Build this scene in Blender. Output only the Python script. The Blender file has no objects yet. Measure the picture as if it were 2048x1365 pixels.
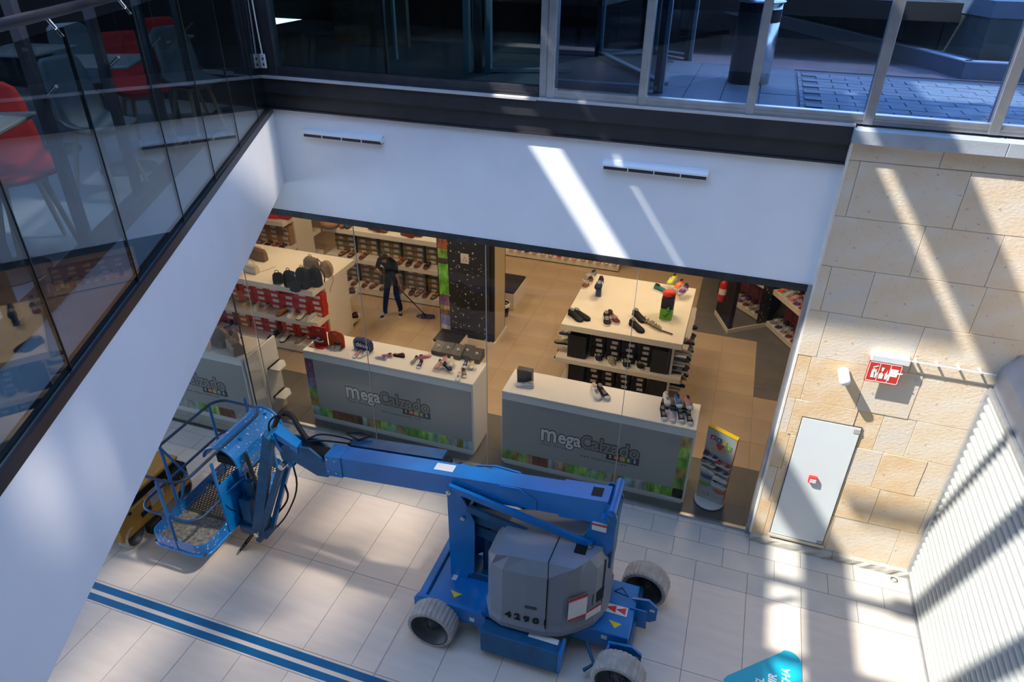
import bpy, bmesh, math, random
from mathutils import Vector, Matrix, Euler
random.seed(7)
R = random.Random(11)
C = bpy.context.scene.collection
PI = math.pi

# ------------------------------------------------------------------ camera
FPX = 1387.5018
MC = Matrix(((0.94745706, 0.31969385, 0.01099864),
             (0.17367514, -0.48522759, -0.85696623),
             (-0.26862999, 0.8138489, -0.51525518)))       # columns: world axes seen in the camera (x right, y down, z forward)
CAM = Vector((0.0, -8.0368, 7.6))
cd = bpy.data.cameras.new('camera')
cd.sensor_width = 36.0; cd.lens = FPX * 36.0 / 2048.0; cd.clip_start = 0.05; cd.clip_end = 300
cam = bpy.data.objects.new('camera', cd); C.objects.link(cam)
rot = MC.transposed() @ Matrix(((1, 0, 0), (0, -1, 0), (0, 0, -1)))
cam.matrix_world = Matrix.Translation(CAM) @ rot.to_4x4()
bpy.context.scene.camera = cam

def ray(px, py):
    return MC.transposed() @ Vector((px - 1024.0, py - 682.5, FPX))
def Zp(px, py, z=0.0):
    d = ray(px, py); t = (z - CAM.z) / d.z; return CAM + d * t
def Yp(px, py, y=0.0):
    d = ray(px, py); t = (y - CAM.y) / d.y; return CAM + d * t

# ------------------------------------------------------------------ view, world, sun, large lights
sc = bpy.context.scene
sc.view_settings.view_transform = 'Standard'; sc.view_settings.look = 'None'
sc.view_settings.gamma = 1.0; sc.view_settings.use_curve_mapping = False
sc.view_settings.exposure = 0.0
sc.cycles.max_bounces = 7; sc.cycles.transparent_max_bounces = 14
sc.cycles.diffuse_bounces = 3; sc.cycles.glossy_bounces = 4
sc.cycles.sample_clamp_indirect = 6.0
sc.cycles.caustics_reflective = False; sc.cycles.caustics_refractive = False

w = bpy.data.worlds.new('world'); sc.world = w; w.use_nodes = True
nt = w.node_tree; nt.nodes.clear()
out = nt.nodes.new('ShaderNodeOutputWorld'); bg = nt.nodes.new('ShaderNodeBackground')
tc = nt.nodes.new('ShaderNodeTexCoord'); sp = nt.nodes.new('ShaderNodeSeparateXYZ'); cr = nt.nodes.new('ShaderNodeValToRGB')
nt.links.new(tc.outputs['Generated'], sp.inputs[0]); nt.links.new(sp.outputs['Z'], cr.inputs[0])
cr.color_ramp.elements[0].position = 0.0; cr.color_ramp.elements[0].color = (0.50, 0.64, 0.86, 1)
cr.color_ramp.elements[1].position = 0.75; cr.color_ramp.elements[1].color = (0.27, 0.46, 0.90, 1)
nt.links.new(cr.outputs[0], bg.inputs[0]); nt.links.new(bg.outputs[0], out.inputs[0])
bg.inputs[1].default_value = 6.7

def sun(name, d, e, ang, col):
    l = bpy.data.lights.new(name, 'SUN'); l.energy = e; l.angle = math.radians(ang); l.color = col
    o = bpy.data.objects.new(name, l); C.objects.link(o)
    o.rotation_euler = Vector(d).normalized().to_track_quat('-Z', 'Y').to_euler()
    o.location = -Vector(d) * 14
    return o
sun('sun', (0.72, 0.40, -1.0), 9.5, 0.7, (1.0, 0.96, 0.88))
sun('sun_reflection', (-0.75, -0.10, -1.0), 3.1, 3.0, (1.0, 0.90, 0.80))

def area(name, loc, size, e, col, rot=(0, 0, 0)):
    l = bpy.data.lights.new(name, 'AREA'); l.shape = 'RECTANGLE'; l.size = size[0]; l.size_y = size[1]; l.energy = e; l.color = col
    o = bpy.data.objects.new(name, l); C.objects.link(o); o.location = loc; o.rotation_euler = rot
    return o
WARM = (1.0, 0.74, 0.47)
for lx, ly in ((-8.6, 3.2), (-6.6, 6.2), (-5.6, 1.6), (-2.6, 1.5), (-1.6, 4.2), (-3.2, 7.2), (0.3, 4.4)):
    area('shop_ceiling_lamp', (lx, ly, 3.93), (0.8, 0.8), 62, WARM)

# ------------------------------------------------------------------ materials
MATS = {}
def mat(name, col, rough=0.5, metal=0.0, var=0.0, scale=4.0, bump=0.0, bscale=40.0, col2=None, vmix=0.5, spec=None, coat=0.0, emit=None, stretch=None, detail=4.0):
    if name in MATS: return MATS[name]
    m = bpy.data.materials.new(name); m.use_nodes = True; t = m.node_tree
    b = t.nodes['Principled BSDF']
    c = (col[0], col[1], col[2], 1)
    b.inputs['Base Color'].default_value = c; b.inputs['Roughness'].default_value = rough; b.inputs['Metallic'].default_value = metal
    if spec is not None: b.inputs['Specular IOR Level'].default_value = spec
    if coat: b.inputs['Coat Weight'].default_value = coat; b.inputs['Coat Roughness'].default_value = 0.15
    co = None
    if var or col2 or bump:
        co = t.nodes.new('ShaderNodeTexCoord'); mp = t.nodes.new('ShaderNodeMapping')
        t.links.new(co.outputs['Object'], mp.inputs[0])
        if stretch: mp.inputs['Scale'].default_value = stretch
    if var or col2:
        n = t.nodes.new('ShaderNodeTexNoise'); n.inputs['Scale'].default_value = scale; n.inputs['Detail'].default_value = detail
        t.links.new(mp.outputs[0], n.inputs['Vector'])
        r = t.nodes.new('ShaderNodeValToRGB')
        c2 = col2 if col2 else tuple(max(0, x * (1 - var)) for x in col)
        c1 = col if col2 else tuple(min(1, x * (1 + var)) for x in col)
        r.color_ramp.elements[0].position = vmix - 0.18; r.color_ramp.elements[1].position = vmix + 0.18
        r.color_ramp.elements[0].color = (*c2, 1); r.color_ramp.elements[1].color = (*c1, 1)
        t.links.new(n.outputs['Fac'], r.inputs[0]); t.links.new(r.outputs[0], b.inputs['Base Color'])
    if bump:
        n2 = t.nodes.new('ShaderNodeTexNoise'); n2.inputs['Scale'].default_value = bscale; n2.inputs['Detail'].default_value = 3
        t.links.new(mp.outputs[0], n2.inputs['Vector'])
        bm_ = t.nodes.new('ShaderNodeBump'); bm_.inputs['Strength'].default_value = bump; bm_.inputs['Distance'].default_value = 0.01
        t.links.new(n2.outputs['Fac'], bm_.inputs['Height']); t.links.new(bm_.outputs[0], b.inputs['Normal'])
    if emit:
        b.inputs['Emission Color'].default_value = (*emit[0], 1); b.inputs['Emission Strength'].default_value = emit[1]
    MATS[name] = m
    return m
def glass(name, tint, refl=1.0, rough=0.0, ior=1.5):
    if name in MATS: return MATS[name]
    m = bpy.data.materials.new(name); m.use_nodes = True; t = m.node_tree; t.nodes.clear()
    o = t.nodes.new('ShaderNodeOutputMaterial'); mx = t.nodes.new('ShaderNodeMixShader')
    tr = t.nodes.new('ShaderNodeBsdfTransparent'); gl = t.nodes.new('ShaderNodeBsdfGlossy'); fr = t.nodes.new('ShaderNodeFresnel')
    mu = t.nodes.new('ShaderNodeMath'); mu.operation = 'MULTIPLY'; mu.use_clamp = True; mu.inputs[1].default_value = refl
    tr.inputs[0].default_value = (*tint, 1); gl.inputs['Roughness'].default_value = rough; gl.inputs[0].default_value = (1, 1, 1, 1)
    ge = t.nodes.new('ShaderNodeNewGeometry'); mi = t.nodes.new('ShaderNodeMix'); mi.inputs[2].default_value = ior; mi.inputs[3].default_value = 1.0 / ior
    t.links.new(ge.outputs['Backfacing'], mi.inputs[0]); t.links.new(mi.outputs[0], fr.inputs['IOR'])
    t.links.new(fr.outputs[0], mu.inputs[0]); t.links.new(mu.outputs[0], mx.inputs[0])
    t.links.new(tr.outputs[0], mx.inputs[1]); t.links.new(gl.outputs[0], mx.inputs[2]); t.links.new(mx.outputs[0], o.inputs[0])
    MATS[name] = m
    return m

# ------------------------------------------------------------------ mesh building
class MB:
    def __init__(s): s.v = []; s.f = []; s.mi = []; s.cur = 0; s.sm = []
    def add(s, vs, fs, smooth=False, M=None):
        o = len(s.v)
        if M is not None: vs = [M @ Vector(v) for v in vs]
        s.v += [tuple(v) for v in vs]; s.f += [tuple(i + o for i in f) for f in fs]
        s.mi += [s.cur] * len(fs); s.sm += [smooth] * len(fs)
        return s
    def box(s, x0, x1, y0, y1, z0, z1, M=None):
        vs = [(x0, y0, z0), (x1, y0, z0), (x1, y1, z0), (x0, y1, z0), (x0, y0, z1), (x1, y0, z1), (x1, y1, z1), (x0, y1, z1)]
        return s.add(vs, [(0, 3, 2, 1), (4, 5, 6, 7), (0, 1, 5, 4), (1, 2, 6, 5), (2, 3, 7, 6), (3, 0, 4, 7)], M=M)
    def bbox(s, x0, x1, y0, y1, z0, z1, b=0.01, M=None):
        # box with chamfered edges (24 verts)
        b = min(b, (x1 - x0) * .45, (y1 - y0) * .45, (z1 - z0) * .45)
        o = len(s.v); vs = []
        X = (x0, x1); Y = (y0, y1); Z = (z0, z1)
        idx = {}
        for i in (0, 1):
            for j in (0, 1):
                for k in (0, 1):
                    sx = 1 if i == 0 else -1; sy = 1 if j == 0 else -1; sz = 1 if k == 0 else -1
                    idx[(i, j, k, 'x')] = len(vs); vs.append((X[i], Y[j] + sy * b, Z[k] + sz * b))
                    idx[(i, j, k, 'y')] = len(vs); vs.append((X[i] + sx * b, Y[j], Z[k] + sz * b))
                    idx[(i, j, k, 'z')] = len(vs); vs.append((X[i] + sx * b, Y[j] + sy * b, Z[k]))
        F = []
        def q(l, flip): F.append(tuple(reversed(l)) if flip else tuple(l))
        for i in (0, 1): q([idx[(i, 0, 0, 'x')], idx[(i, 1, 0, 'x')], idx[(i, 1, 1, 'x')], idx[(i, 0, 1, 'x')]], i == 0)
        for j in (0, 1): q([idx[(0, j, 0, 'y')], idx[(1, j, 0, 'y')], idx[(1, j, 1, 'y')], idx[(0, j, 1, 'y')]], j == 1)
        for k in (0, 1): q([idx[(0, 0, k, 'z')], idx[(1, 0, k, 'z')], idx[(1, 1, k, 'z')], idx[(0, 1, k, 'z')]], k == 0)
        for i in (0, 1):
            for j in (0, 1): q([idx[(i, j, 0, 'x')], idx[(i, j, 0, 'y')], idx[(i, j, 1, 'y')], idx[(i, j, 1, 'x')]], (i + j) % 2 == 1)
        for j in (0, 1):
            for k in (0, 1): q([idx[(0, j, k, 'y')], idx[(0, j, k, 'z')], idx[(1, j, k, 'z')], idx[(1, j, k, 'y')]], (j + k) % 2 == 1)
        for i in (0, 1):
            for k in (0, 1): q([idx[(i, 0, k, 'z')], idx[(i, 0, k, 'x')], idx[(i, 1, k, 'x')], idx[(i, 1, k, 'z')]], (i + k) % 2 == 1)
        for (i, j, k) in [(a, b_, c) for a in (0, 1) for b_ in (0, 1) for c in (0, 1)]:
            q([idx[(i, j, k, 'x')], idx[(i, j, k, 'y')], idx[(i, j, k, 'z')]], (i + j + k) % 2 == 0)
        return s.add(vs, F, M=M)
    def prism(s, poly, a, b, axis='z', M=None, smooth=False):
        # polygon extruded along an axis; poly = 2D points (for z: x,y; for y: x,z; for x: y,z)
        def p3(p, h):
            if axis == 'z': return (p[0], p[1], h)
            if axis == 'y': return (p[0], h, p[1])
            return (h, p[0], p[1])
        n = len(poly)
        vs = [p3(p, a) for p in poly] + [p3(p, b) for p in poly]
        fs = [tuple(range(n - 1, -1, -1)), tuple(range(n, 2 * n))]
        fs += [(i, (i + 1) % n, n + (i + 1) % n, n + i) for i in range(n)]
        return s.add(vs, fs, M=M)
    def tube(s, pts, r, n=8, closed=False, caps=True, M=None):
        pts = [Vector(p) for p in pts]; k = len(pts)
        rs = r if isinstance(r, (list, tuple)) else [r] * k
        vs = []; prev = None
        for i, p in enumerate(pts):
            if closed: d = (pts[(i + 1) % k] - pts[i - 1]).normalized()
            else: d = (pts[min(i + 1, k - 1)] - pts[max(i - 1, 0)]).normalized()
            if prev is None:
                u = d.orthogonal().normalized()
            else:
                u = prev - d * prev.dot(d)
                u = u.normalized() if u.length > 1e-6 else d.orthogonal().normalized()
            prev = u; v = d.cross(u)
            for j in range(n):
                a = 2 * PI * j / n; vs.append(p + (u * math.cos(a) + v * math.sin(a)) * rs[i])
        fs = []
        for i in range(k if closed else k - 1):
            for j in range(n):
                a = i * n + j; b = i * n + (j + 1) % n; c = ((i + 1) % k) * n + (j + 1) % n; d_ = ((i + 1) % k) * n + j
                fs.append((a, b, c, d_))
        s.add(vs, fs, smooth=True, M=M)
        if caps and not closed:
            s.add([vs[j] for j in range(n)], [tuple(range(n - 1, -1, -1))], M=M)
            s.add([vs[(k - 1) * n + j] for j in range(n)], [tuple(range(n))], M=M)
        return s
    def cyl(s, p0, p1, r, n=16, M=None, r1=None):
        return s.tube([p0, p1], [r, r if r1 is None else r1], n=n, M=M)
    def lathe(s, prof, n=24, c=(0, 0, 0), M=None, smooth=True):
        k = len(prof); vs = []
        for i in range(n):
            a = 2 * PI * i / n
            for (r, z) in prof: vs.append((c[0] + r * math.cos(a), c[1] + r * math.sin(a), c[2] + z))
        fs = []
        for i in range(n):
            for j in range(k - 1):
                a = i * k + j; b = ((i + 1) % n) * k + j
                fs.append((a, b, b + 1, a + 1))
        return s.add(vs, fs, smooth=smooth, M=M)
    def loft(s, rings, closed_ring=True, cap0=True, cap1=True, smooth=True, M=None):
        n = len(rings[0]); vs = [v for r in rings for v in r]; fs = []
        for i in range(len(rings) - 1):
            for j in range(n if closed_ring else n - 1):
                a = i * n + j; b = i * n + (j + 1) % n
                fs.append((a, b, b + n, a + n))
        s.add(vs, fs, smooth=smooth, M=M)
        if cap0: s.add(rings[0], [tuple(range(n - 1, -1, -1))], M=M)
        if cap1: s.add(rings[-1], [tuple(range(n))], M=M)
        return s
    def mesh(s, name, mats):
        me = bpy.data.meshes.new(name); me.from_pydata(s.v, [], s.f)
        if not isinstance(mats, (list, tuple)): mats = [mats]
        for m in mats: me.materials.append(m)
        me.polygons.foreach_set('material_index', s.mi)
        me.polygons.foreach_set('use_smooth', s.sm)
        bm = bmesh.new(); bm.from_mesh(me)
        bmesh.ops.recalc_face_normals(bm, faces=bm.faces); bm.to_mesh(me); bm.free()
        me.update()
        return me
    def obj(s, name, mats, parent=None):
        o = bpy.data.objects.new(name, s.mesh(name, mats)); C.objects.link(o)
        if parent is not None: o.parent = parent
        return o
def tag(o, label=None, cat=None, group=None, kind=None):
    if label: o['label'] = label
    if cat: o['category'] = cat
    if group: o['group'] = group
    if kind: o['kind'] = kind
    return o
def thing(name, label, cat, loc=(0, 0, 0), rz=0.0, group=None):
    o = bpy.data.objects.new(name, None); C.objects.link(o); o.location = loc; o.rotation_euler = (0, 0, rz); o.empty_display_size = 0.1
    return tag(o, label, cat, group)
def struct(name, mb, m, parent=None):
    o = mb.obj(name, m, parent)
    if parent is None: o['kind'] = 'structure'
    return o
def inst(name, me, parent=None, loc=(0, 0, 0), rot=(0, 0, 0), scale=(1, 1, 1)):
    o = bpy.data.objects.new(name, me); C.objects.link(o); o.location = loc; o.rotation_euler = rot; o.scale = scale
    if parent is not None: o.parent = parent
    return o
def dup(o, parent=None, **kw):
    c = o.copy(); C.objects.link(c)
    if parent is not None: c.parent = parent
    for ch in o.children: dup(ch, c)
    return c
def text(name, body, size, m, parent=None, loc=(0, 0, 0), rot=(0, 0, 0), extrude=0.001, offset=0.0, sx=1.0, align='CENTER', space=1.0, shear=0.0):
    cu = bpy.data.curves.new(name, 'FONT'); cu.body = body; cu.size = size; cu.extrude = extrude; cu.offset = offset
    cu.align_x = align; cu.align_y = 'CENTER'; cu.space_character = space; cu.shear = shear; cu.resolution_u = 3
    tmp = bpy.data.objects.new(name, cu); C.objects.link(tmp)
    me = bpy.data.meshes.new_from_object(tmp.evaluated_get(bpy.context.evaluated_depsgraph_get()))
    bpy.data.objects.remove(tmp); bpy.data.curves.remove(cu); me.name = name; me.materials.clear(); me.materials.append(m)
    o = bpy.data.objects.new(name, me); C.objects.link(o); o.location = loc; o.rotation_euler = rot; o.scale = (sx, 1, 1)
    if parent is not None: o.parent = parent
    return o
def arc(cx, cy, r, a0, a1, n):
    return [(cx + r * math.cos(math.radians(a0 + (a1 - a0) * i / n)), cy + r * math.sin(math.radians(a0 + (a1 - a0) * i / n))) for i in range(n + 1)]
def smoothpath(pts, it=2):
    pts = [Vector(p) for p in pts]
    for _ in range(it):
        q = [pts[0]]
        for a, b in zip(pts, pts[1:]): q += [a * .75 + b * .25, a * .25 + b * .75]
        q.append(pts[-1]); pts = q
    return pts
ORD = ['first', 'second', 'third', 'fourth', 'fifth', 'sixth', 'seventh', 'eighth', 'ninth', 'tenth', 'eleventh', 'twelfth', 'thirteenth', 'fourteenth', 'fifteenth', 'sixteenth', 'seventeenth', 'eighteenth']
white = mat('white_paint', (0.84, 0.85, 0.87), 0.55, var=0.03, scale=1.5)
black = mat('black_matt', (0.008, 0.008, 0.009), 0.6, spec=.25)
alu = mat('brushed_aluminium', (0.42, 0.42, 0.43), 0.38, metal=0.85, var=0.12, scale=6)
aludark = mat('dark_anodised_frame', (0.055, 0.055, 0.065), 0.42, metal=0.5, var=0.15, scale=6)
steel = mat('stainless_steel', (0.6, 0.6, 0.6), 0.25, metal=1.0, var=0.08, scale=8)
# ================================================================== SETTING
# ---- mall floor: tiles as parts over a dark joint bed
joint = mat('tile_joint', (0.16, 0.145, 0.13), 0.9)
tile_m = mat('mall_tile', (0.62, 0.535, 0.455), 0.32, var=0.05, scale=1.3, stretch=(1, 6, 1), spec=0.4)
border_m = mat('border_tile', (0.48, 0.45, 0.40), 0.40, var=0.06, scale=2.5, spec=0.4)
shop_m = mat('shop_tile_beige', (0.50, 0.37, 0.25), 0.42, var=0.08, scale=1.2, spec=0.4)
shopd_m = mat('shop_tile_grey', (0.135, 0.125, 0.115), 0.45, var=0.12, scale=2.0, spec=0.4)
fb = MB(); fb.box(-16, 6, -14, 10.5, -0.3, -0.004); floor = struct('floor', fb, joint)
def tile(x0, x1, y0, y1, m, g=0.0035):
    k = (round(x1 - x0, 4), round(y1 - y0, 4), m.name)
    if k not in TM:
        b = MB(); w_, h_ = (x1 - x0) / 2 - g, (y1 - y0) / 2 - g
        b.box(-w_, w_, -h_, h_, -0.012, 0.0); TM[k] = b.mesh('tile', m)
    return inst('tile', TM[k], floor, ((x0 + x1) / 2, (y0 + y1) / 2, 0))
TM = {}
TX = 0.685
ROWS = [(-2.56, -1.16), (-3.80, -2.56), (-5.36, -4.10), (-6.7, -5.36)]
xs_r = [0.37 + TX * k for k in range(-5, 4)]                    # right of the expansion joint at x = -3.05
xs_r = [x for x in xs_r if x > -3.1]
xs_r[-1] = 3.13
xs_l = [-3.055, -3.37] + [-3.37 - 0.66 * k for k in range(1, 12)]
for (y0, y1) in ROWS:
    for a, b in zip(xs_r, xs_r[1:]):
        if y1 > -3.9 or a < 3.2: tile(a, b, y0, y1, tile_m)
    for b, a in zip(xs_l, xs_l[1:]): tile(a, b, y0, y1, tile_m)
cx = [-3.055 + 0.69 * k for k in range(-11, 10)]
for (y0, y1) in ((-3.85, -3.80), (-4.10, -4.05)):
    for a, b in zip(cx[::2], cx[2::2]): tile(a, b, y0, y1, tile_m)
# border courses in running bond beside the shop window
for j, (y0, y1) in enumerate(((-0.12, 0.0), (-0.46, -0.12), (-0.81, -0.46), (-1.16, -0.81))):
    off = 0.0 if j % 2 == 1 else 0.345
    x = -10.0 + off + 0.02
    while x < 3.1:
        x1 = min(x + 0.69, 3.13)
        if x1 - x > 0.05: tile(x, x1, y0, y1, border_m)
        x += 0.69
# two inlaid blue guide strips with pale strip between
stripe_m = mat('blue_floor_tape', (0.0, 0.095, 0.24), 0.35, var=0.12, scale=3)
for (y0, y1), nm in (((-3.93, -3.835), 'one nearer the shop window'), ((-4.075, -3.985), 'one farther from the shop window')):
    b = MB(); b.box(-10, 1.2, y0, y1, -0.003, 0.003)
    tag(b.obj('floor_stripe', stripe_m), 'blue adhesive stripe along the mall floor, the ' + nm, 'stripe', 'pair of blue floor stripes')
b = MB(); b.box(-10, 3.13, -3.985, -3.93, -0.012, 0.0); inst('tile', b.mesh('tile', tile_m), floor)
b = MB(); b.box(1.2, 3.13, -4.05, -3.985, -0.012, 0.0); b.box(1.2, 3.13, -3.93, -3.85, -0.012, 0.0); inst('tile', b.mesh('tile', tile_m), floor)
# metal expansion joint
b = MB(); b.box(-3.06, -3.045, -6.7, -1.16, -0.01, 0.002); tag(b.obj('joint_strip', alu), None, None).parent = floor
# ---- shop floor
TS = 0.695
ys = [0.02, 0.48, 1.42] + [1.42 + 0.715 * k for k in range(1, 13)]
for j in range(len(ys) - 1):
    x = 0.98 + TS
    xe = [1.72]; 
    while x > -12.0:
        x -= TS
        a, b_ = x, min(x + TS, 2.6)
        dark = ys[j + 1] < 1.5 or ys[j] > 5.69 and a > -0.6 or (a > 0.9 and ys[j] > 3.5)
        tile(a, b_, ys[j], ys[j + 1], shopd_m if dark else shop_m, 0.002)
    if j > 2:
        tile(0.98 + TS, 0.98 + 2 * TS, ys[j], ys[j + 1], shopd_m if ys[j] > 3.5 else shop_m, 0.002)

# ---- facade: shop window
ZB, ZT = 4.02, 5.46
glz = glass('shop_window_glass', (0.86, 0.87, 0.85), .5)
b = MB(); jx = [-7.09, -5.04, -3.04, -0.99, 0.985]
win = []
for i, (a, c) in enumerate(zip(jx, jx[1:])):
    b = MB(); b.box(a + .004, c - .004, -0.006, 0.006, 0.04, 3.94)
    win.append(struct('window_%d' % (i + 1), b, glz))
b = MB(); b.box(-0.006, 0.006, 0, 0.66, 0.04, 4.42)
o = struct('window_5', b, glz); o.location = (-6.84, -0.63, 0); o.rotation_euler = (0, 0, math.atan2(0.27, 0.63))
b = MB(); b.box(-9.6, -6.84, -0.636, -0.624, 0.04, 4.42); struct('window_6', b, glz)
dk = mat('window_edge_seal', (0.02, 0.022, 0.022), 0.4)
b = MB(); b.cyl((-6.84, -0.63, 0), (-6.84, -0.63, 4.42), 0.012, 8); b.box(-9.6, -6.84, -0.645, -0.615, 0.0, 0.045)
struct('trim_1', b, dk)
gj = mat('glass_joint', (0.45, 0.46, 0.45), 0.3, metal=0.3)
for k, x in enumerate(jx[:-1]):
    b = MB(); b.box(x - .004, x + .004, -0.009, 0.009, 0.04, 3.94); struct('trim_%d' % (k + 2), b, gj)
b = MB(); b.box(-7.1, 1.04, -0.03, 0.03, 0.0, 0.045); b.box(0.985, 1.05, -0.05, 0.06, 0.0, ZB); struct('trim_7', b, alu)
b = MB(); b.box(-7.2, 1.05, -0.012, 0.05, 3.93, ZB - .005); struct('trim_8', b, mat('dark_steel_head', (0.05, 0.05, 0.052), 0.35, metal=0.6, var=0.3, scale=5))
# white fascia band over the window
b = MB(); b.box(-9.6, 1.05, 0.0, 0.12, ZB, ZT); struct('wall_back', b, white)
b = MB(); b.box(-9.9, -5.9, -0.66, -0.55, 4.42, 4.6); struct('trim_15', b, black)
# linear diffusers
slotd = mat('slot_dark', (0.03, 0.03, 0.03), 0.6)
vw = mat('diffuser_white', (0.85, 0.86, 0.88), 0.4)
for (xa, xb), lb in (((-5.60, -4.43), 'white slot diffuser on the left part of the white band'), ((-1.54, -0.33), 'white slot diffuser on the right part, with its shadow below')):
    t = thing('slot_diffuser', lb, 'air diffuser', (xa, 0, 5.16), 0, 'slot diffusers on the white band')
    L = xb - xa
    f = MB(); f.prism([(-.085, .024), (-.085, .044), (-.06, .075), (0, .09), (0, .07), (-.06, .06), (-.078, .044), (-.078, .024)], 0, L, 'x'); f.box(0, 0.015, -0.075, 0, 0, 0.06); f.box(L - .015, L, -0.075, 0, 0, 0.06); f.box(0, L, -0.02, 0, -0.005, 0.005); f.obj('frame', vw, t)
    for k in range(1, 4):
        f = MB(); f.box(L * k / 4 - .006, L * k / 4 + .006, -0.08, 0, -.018, 0.05); f.obj('divider', vw, t)
    f = MB(); f.box(0.015, L - .015, -0.074, -0.002, -0.016, 0.023); f.obj('slot', slotd, t)
# dark steel beam and ledge
beam = mat('painted_dark_beam', (0.022, 0.022, 0.026), 0.45, var=0.25, scale=3)
b = MB(); b.box(-9.6, 1.06, -0.035, 0.12, ZT, 5.68); b.box(-9.6, 1.06, -0.09, 0.12, 5.68, 5.86); b.box(-9.6, 1.06, -0.06, -0.035, ZT, ZT + .02)
struct('trim_9', b, beam)
b = MB(); b.box(-9.6, -2.36, -0.13, 0.12, 5.862, 5.885); b.box(-2.36, 1.04, -0.09, 0.12, 5.862, 5.885); struct('trim_10', b, mat('pale_ledge', (0.55, 0.52, 0.50), 0.5, var=0.08, scale=4))
# ---- upper curtain wall
gu = glass('upper_glass_blue', (0.48, 0.58, 0.70), 0.9)
gd = glass('upper_glass_dark', (0.55, 0.68, 0.70), 0.5)
H0, H1 = 5.885, 9.4
mull = [(-6.15, -5.87, 'd'), (-2.36, -2.17, 'w'), (-1.21, -1.12, 'n'), (-0.06, 0.03, 'n'), (1.10, 1.20, 'n'), (2.23, 2.33, 'n'), (3.4, 3.5, 'n'), (4.6, 4.7, 'n')]
for k, (a, c, t) in enumerate(mull):
    b = MB()
    if t == 'w':
        b.bbox(a, a + .09, -0.02, 0.1, H0, H1, .006); b.bbox(a + .095, c, -0.05, 0.1, H0, H1, .006)
    else: b.bbox(a, c, -0.05, 0.09, H0, H1, .006)
    struct('window_%d' % (10 + k), b, aludark if t == 'd' else alu)
ng = [(-5.87, -2.36, gd), (-2.17, -1.21, gu), (-1.12, -0.06, gu), (0.03, 1.10, gu), (1.20, 2.23, gu), (2.33, 3.4, gu), (3.5, 4.6, gu)]
for k, (a, c, g) in enumerate(ng):
    b = MB(); b.cur = 0
    fr = aludark if k == 0 else alu
    b.box(a, c, -0.035, 0.08, H0, H0 + 0.115 - (0.02 if k else 0)); b.box(a, c, -0.045, 0.08, H0 + .04, H0 + .055)
    o = struct('window_%d' % (20 + k), b, fr)
    b = MB(); b.box(a, c, 0.02, 0.03, H0 + .1, H1); b.obj('pane', g, o)
# ---- side balcony: fascia, slab, balustrade
A = Vector((-6.07, 0.0, 0)); Dv = Vector((3.2, -6.57, 0)).normalized(); Nv = Vector((Dv.y, -Dv.x, 0))   # Nv points under the balcony (away from the atrium)
def side(s, d, z): return tuple(A + Dv * s + Nv * d + Vector((0, 0, z)))
def sbox(b, s0, s1, d0, d1, z0, z1):
    vs = [side(s0, d0, z0), side(s1, d0, z0), side(s1, d1, z0), side(s0, d1, z0), side(s0, d0, z1), side(s1, d0, z1), side(s1, d1, z1), side(s0, d1, z1)]
    return b.add(vs, [(0, 3, 2, 1), (4, 5, 6, 7), (0, 1, 5, 4), (1, 2, 6, 5), (2, 3, 7, 6), (3, 0, 4, 7)])
b = MB(); sbox(b, -0.05, 12, 0.0, 0.10, 4.43, 5.43); struct('wall_left', b, white)
cafe_m = mat('cafe_floor_grey', (0.42, 0.45, 0.47), 0.35, var=0.05, scale=1.2, spec=0.4)
b = MB(); sbox(b, -0.05, 12, 0.10, 5.2, 5.1, 5.40)
b.prism([(-13, -12), (-3.6, -12), (-8.4, -0.2), (-8.4, 3.2), (-13, 3.2)], 5.1, 5.395)
struct('trim_11', b, cafe_m)
b = MB(); sbox(b, -0.05, 12, 0.10, 5.2, 4.43, 4.9); struct('ceiling', b, white)
chan = mat('balustrade_channel', (0.045, 0.04, 0.045), 0.35, metal=0.4)
b = MB(); sbox(b, 0.0, 12, -0.004, 0.022, 5.40, 5.475); sbox(b, 0, 12, 0.075, 0.10, 5.40, 5.475); struct('trim_12', b, chan)
bal = thing('glass_balustrade', 'frameless glass balustrade on the white fascia of the cafe balcony', 'balustrade', tuple(A))
gb = glass('balustrade_glass', (0.60, 0.66, 0.67), 1.25)
edge = mat('glass_edge', (0.02, 0.03, 0.03), 0.3)
s_j = [0.0, 0.78, 1.92, 3.06, 4.16, 5.30, 6.42, 7.56, 8.7, 9.84]
HB = 7.07
inv = Matrix.Translation(-A)
for a, c in zip(s_j, s_j[1:]):
    b = MB(); sbox(b, a + .006, c - .006, 0.034, 0.052, 5.43, HB); o = b.obj('pane', gb, bal); o.matrix_parent_inverse = inv
    b = MB(); sbox(b, c - .005, c + .002, 0.030, 0.056, 5.47, HB); o = b.obj('edge_seal', edge, bal); o.matrix_parent_inverse = inv
b = MB(); b.tube([side(0.05, 0.11, 7.14), side(11, 0.11, 7.14)], 0.03, 12); o = b.obj('handrail', mat('handrail_dark', (0.10, 0.09, 0.10), 0.3, metal=0.8), bal); o.matrix_parent_inverse = inv
for c in s_j[1:]:
    b = MB(); b.tube([side(c, 0.05, 7.02), side(c, 0.11, 7.12)], 0.012, 8); o = b.obj('bracket', steel, bal); o.matrix_parent_inverse = inv
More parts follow.
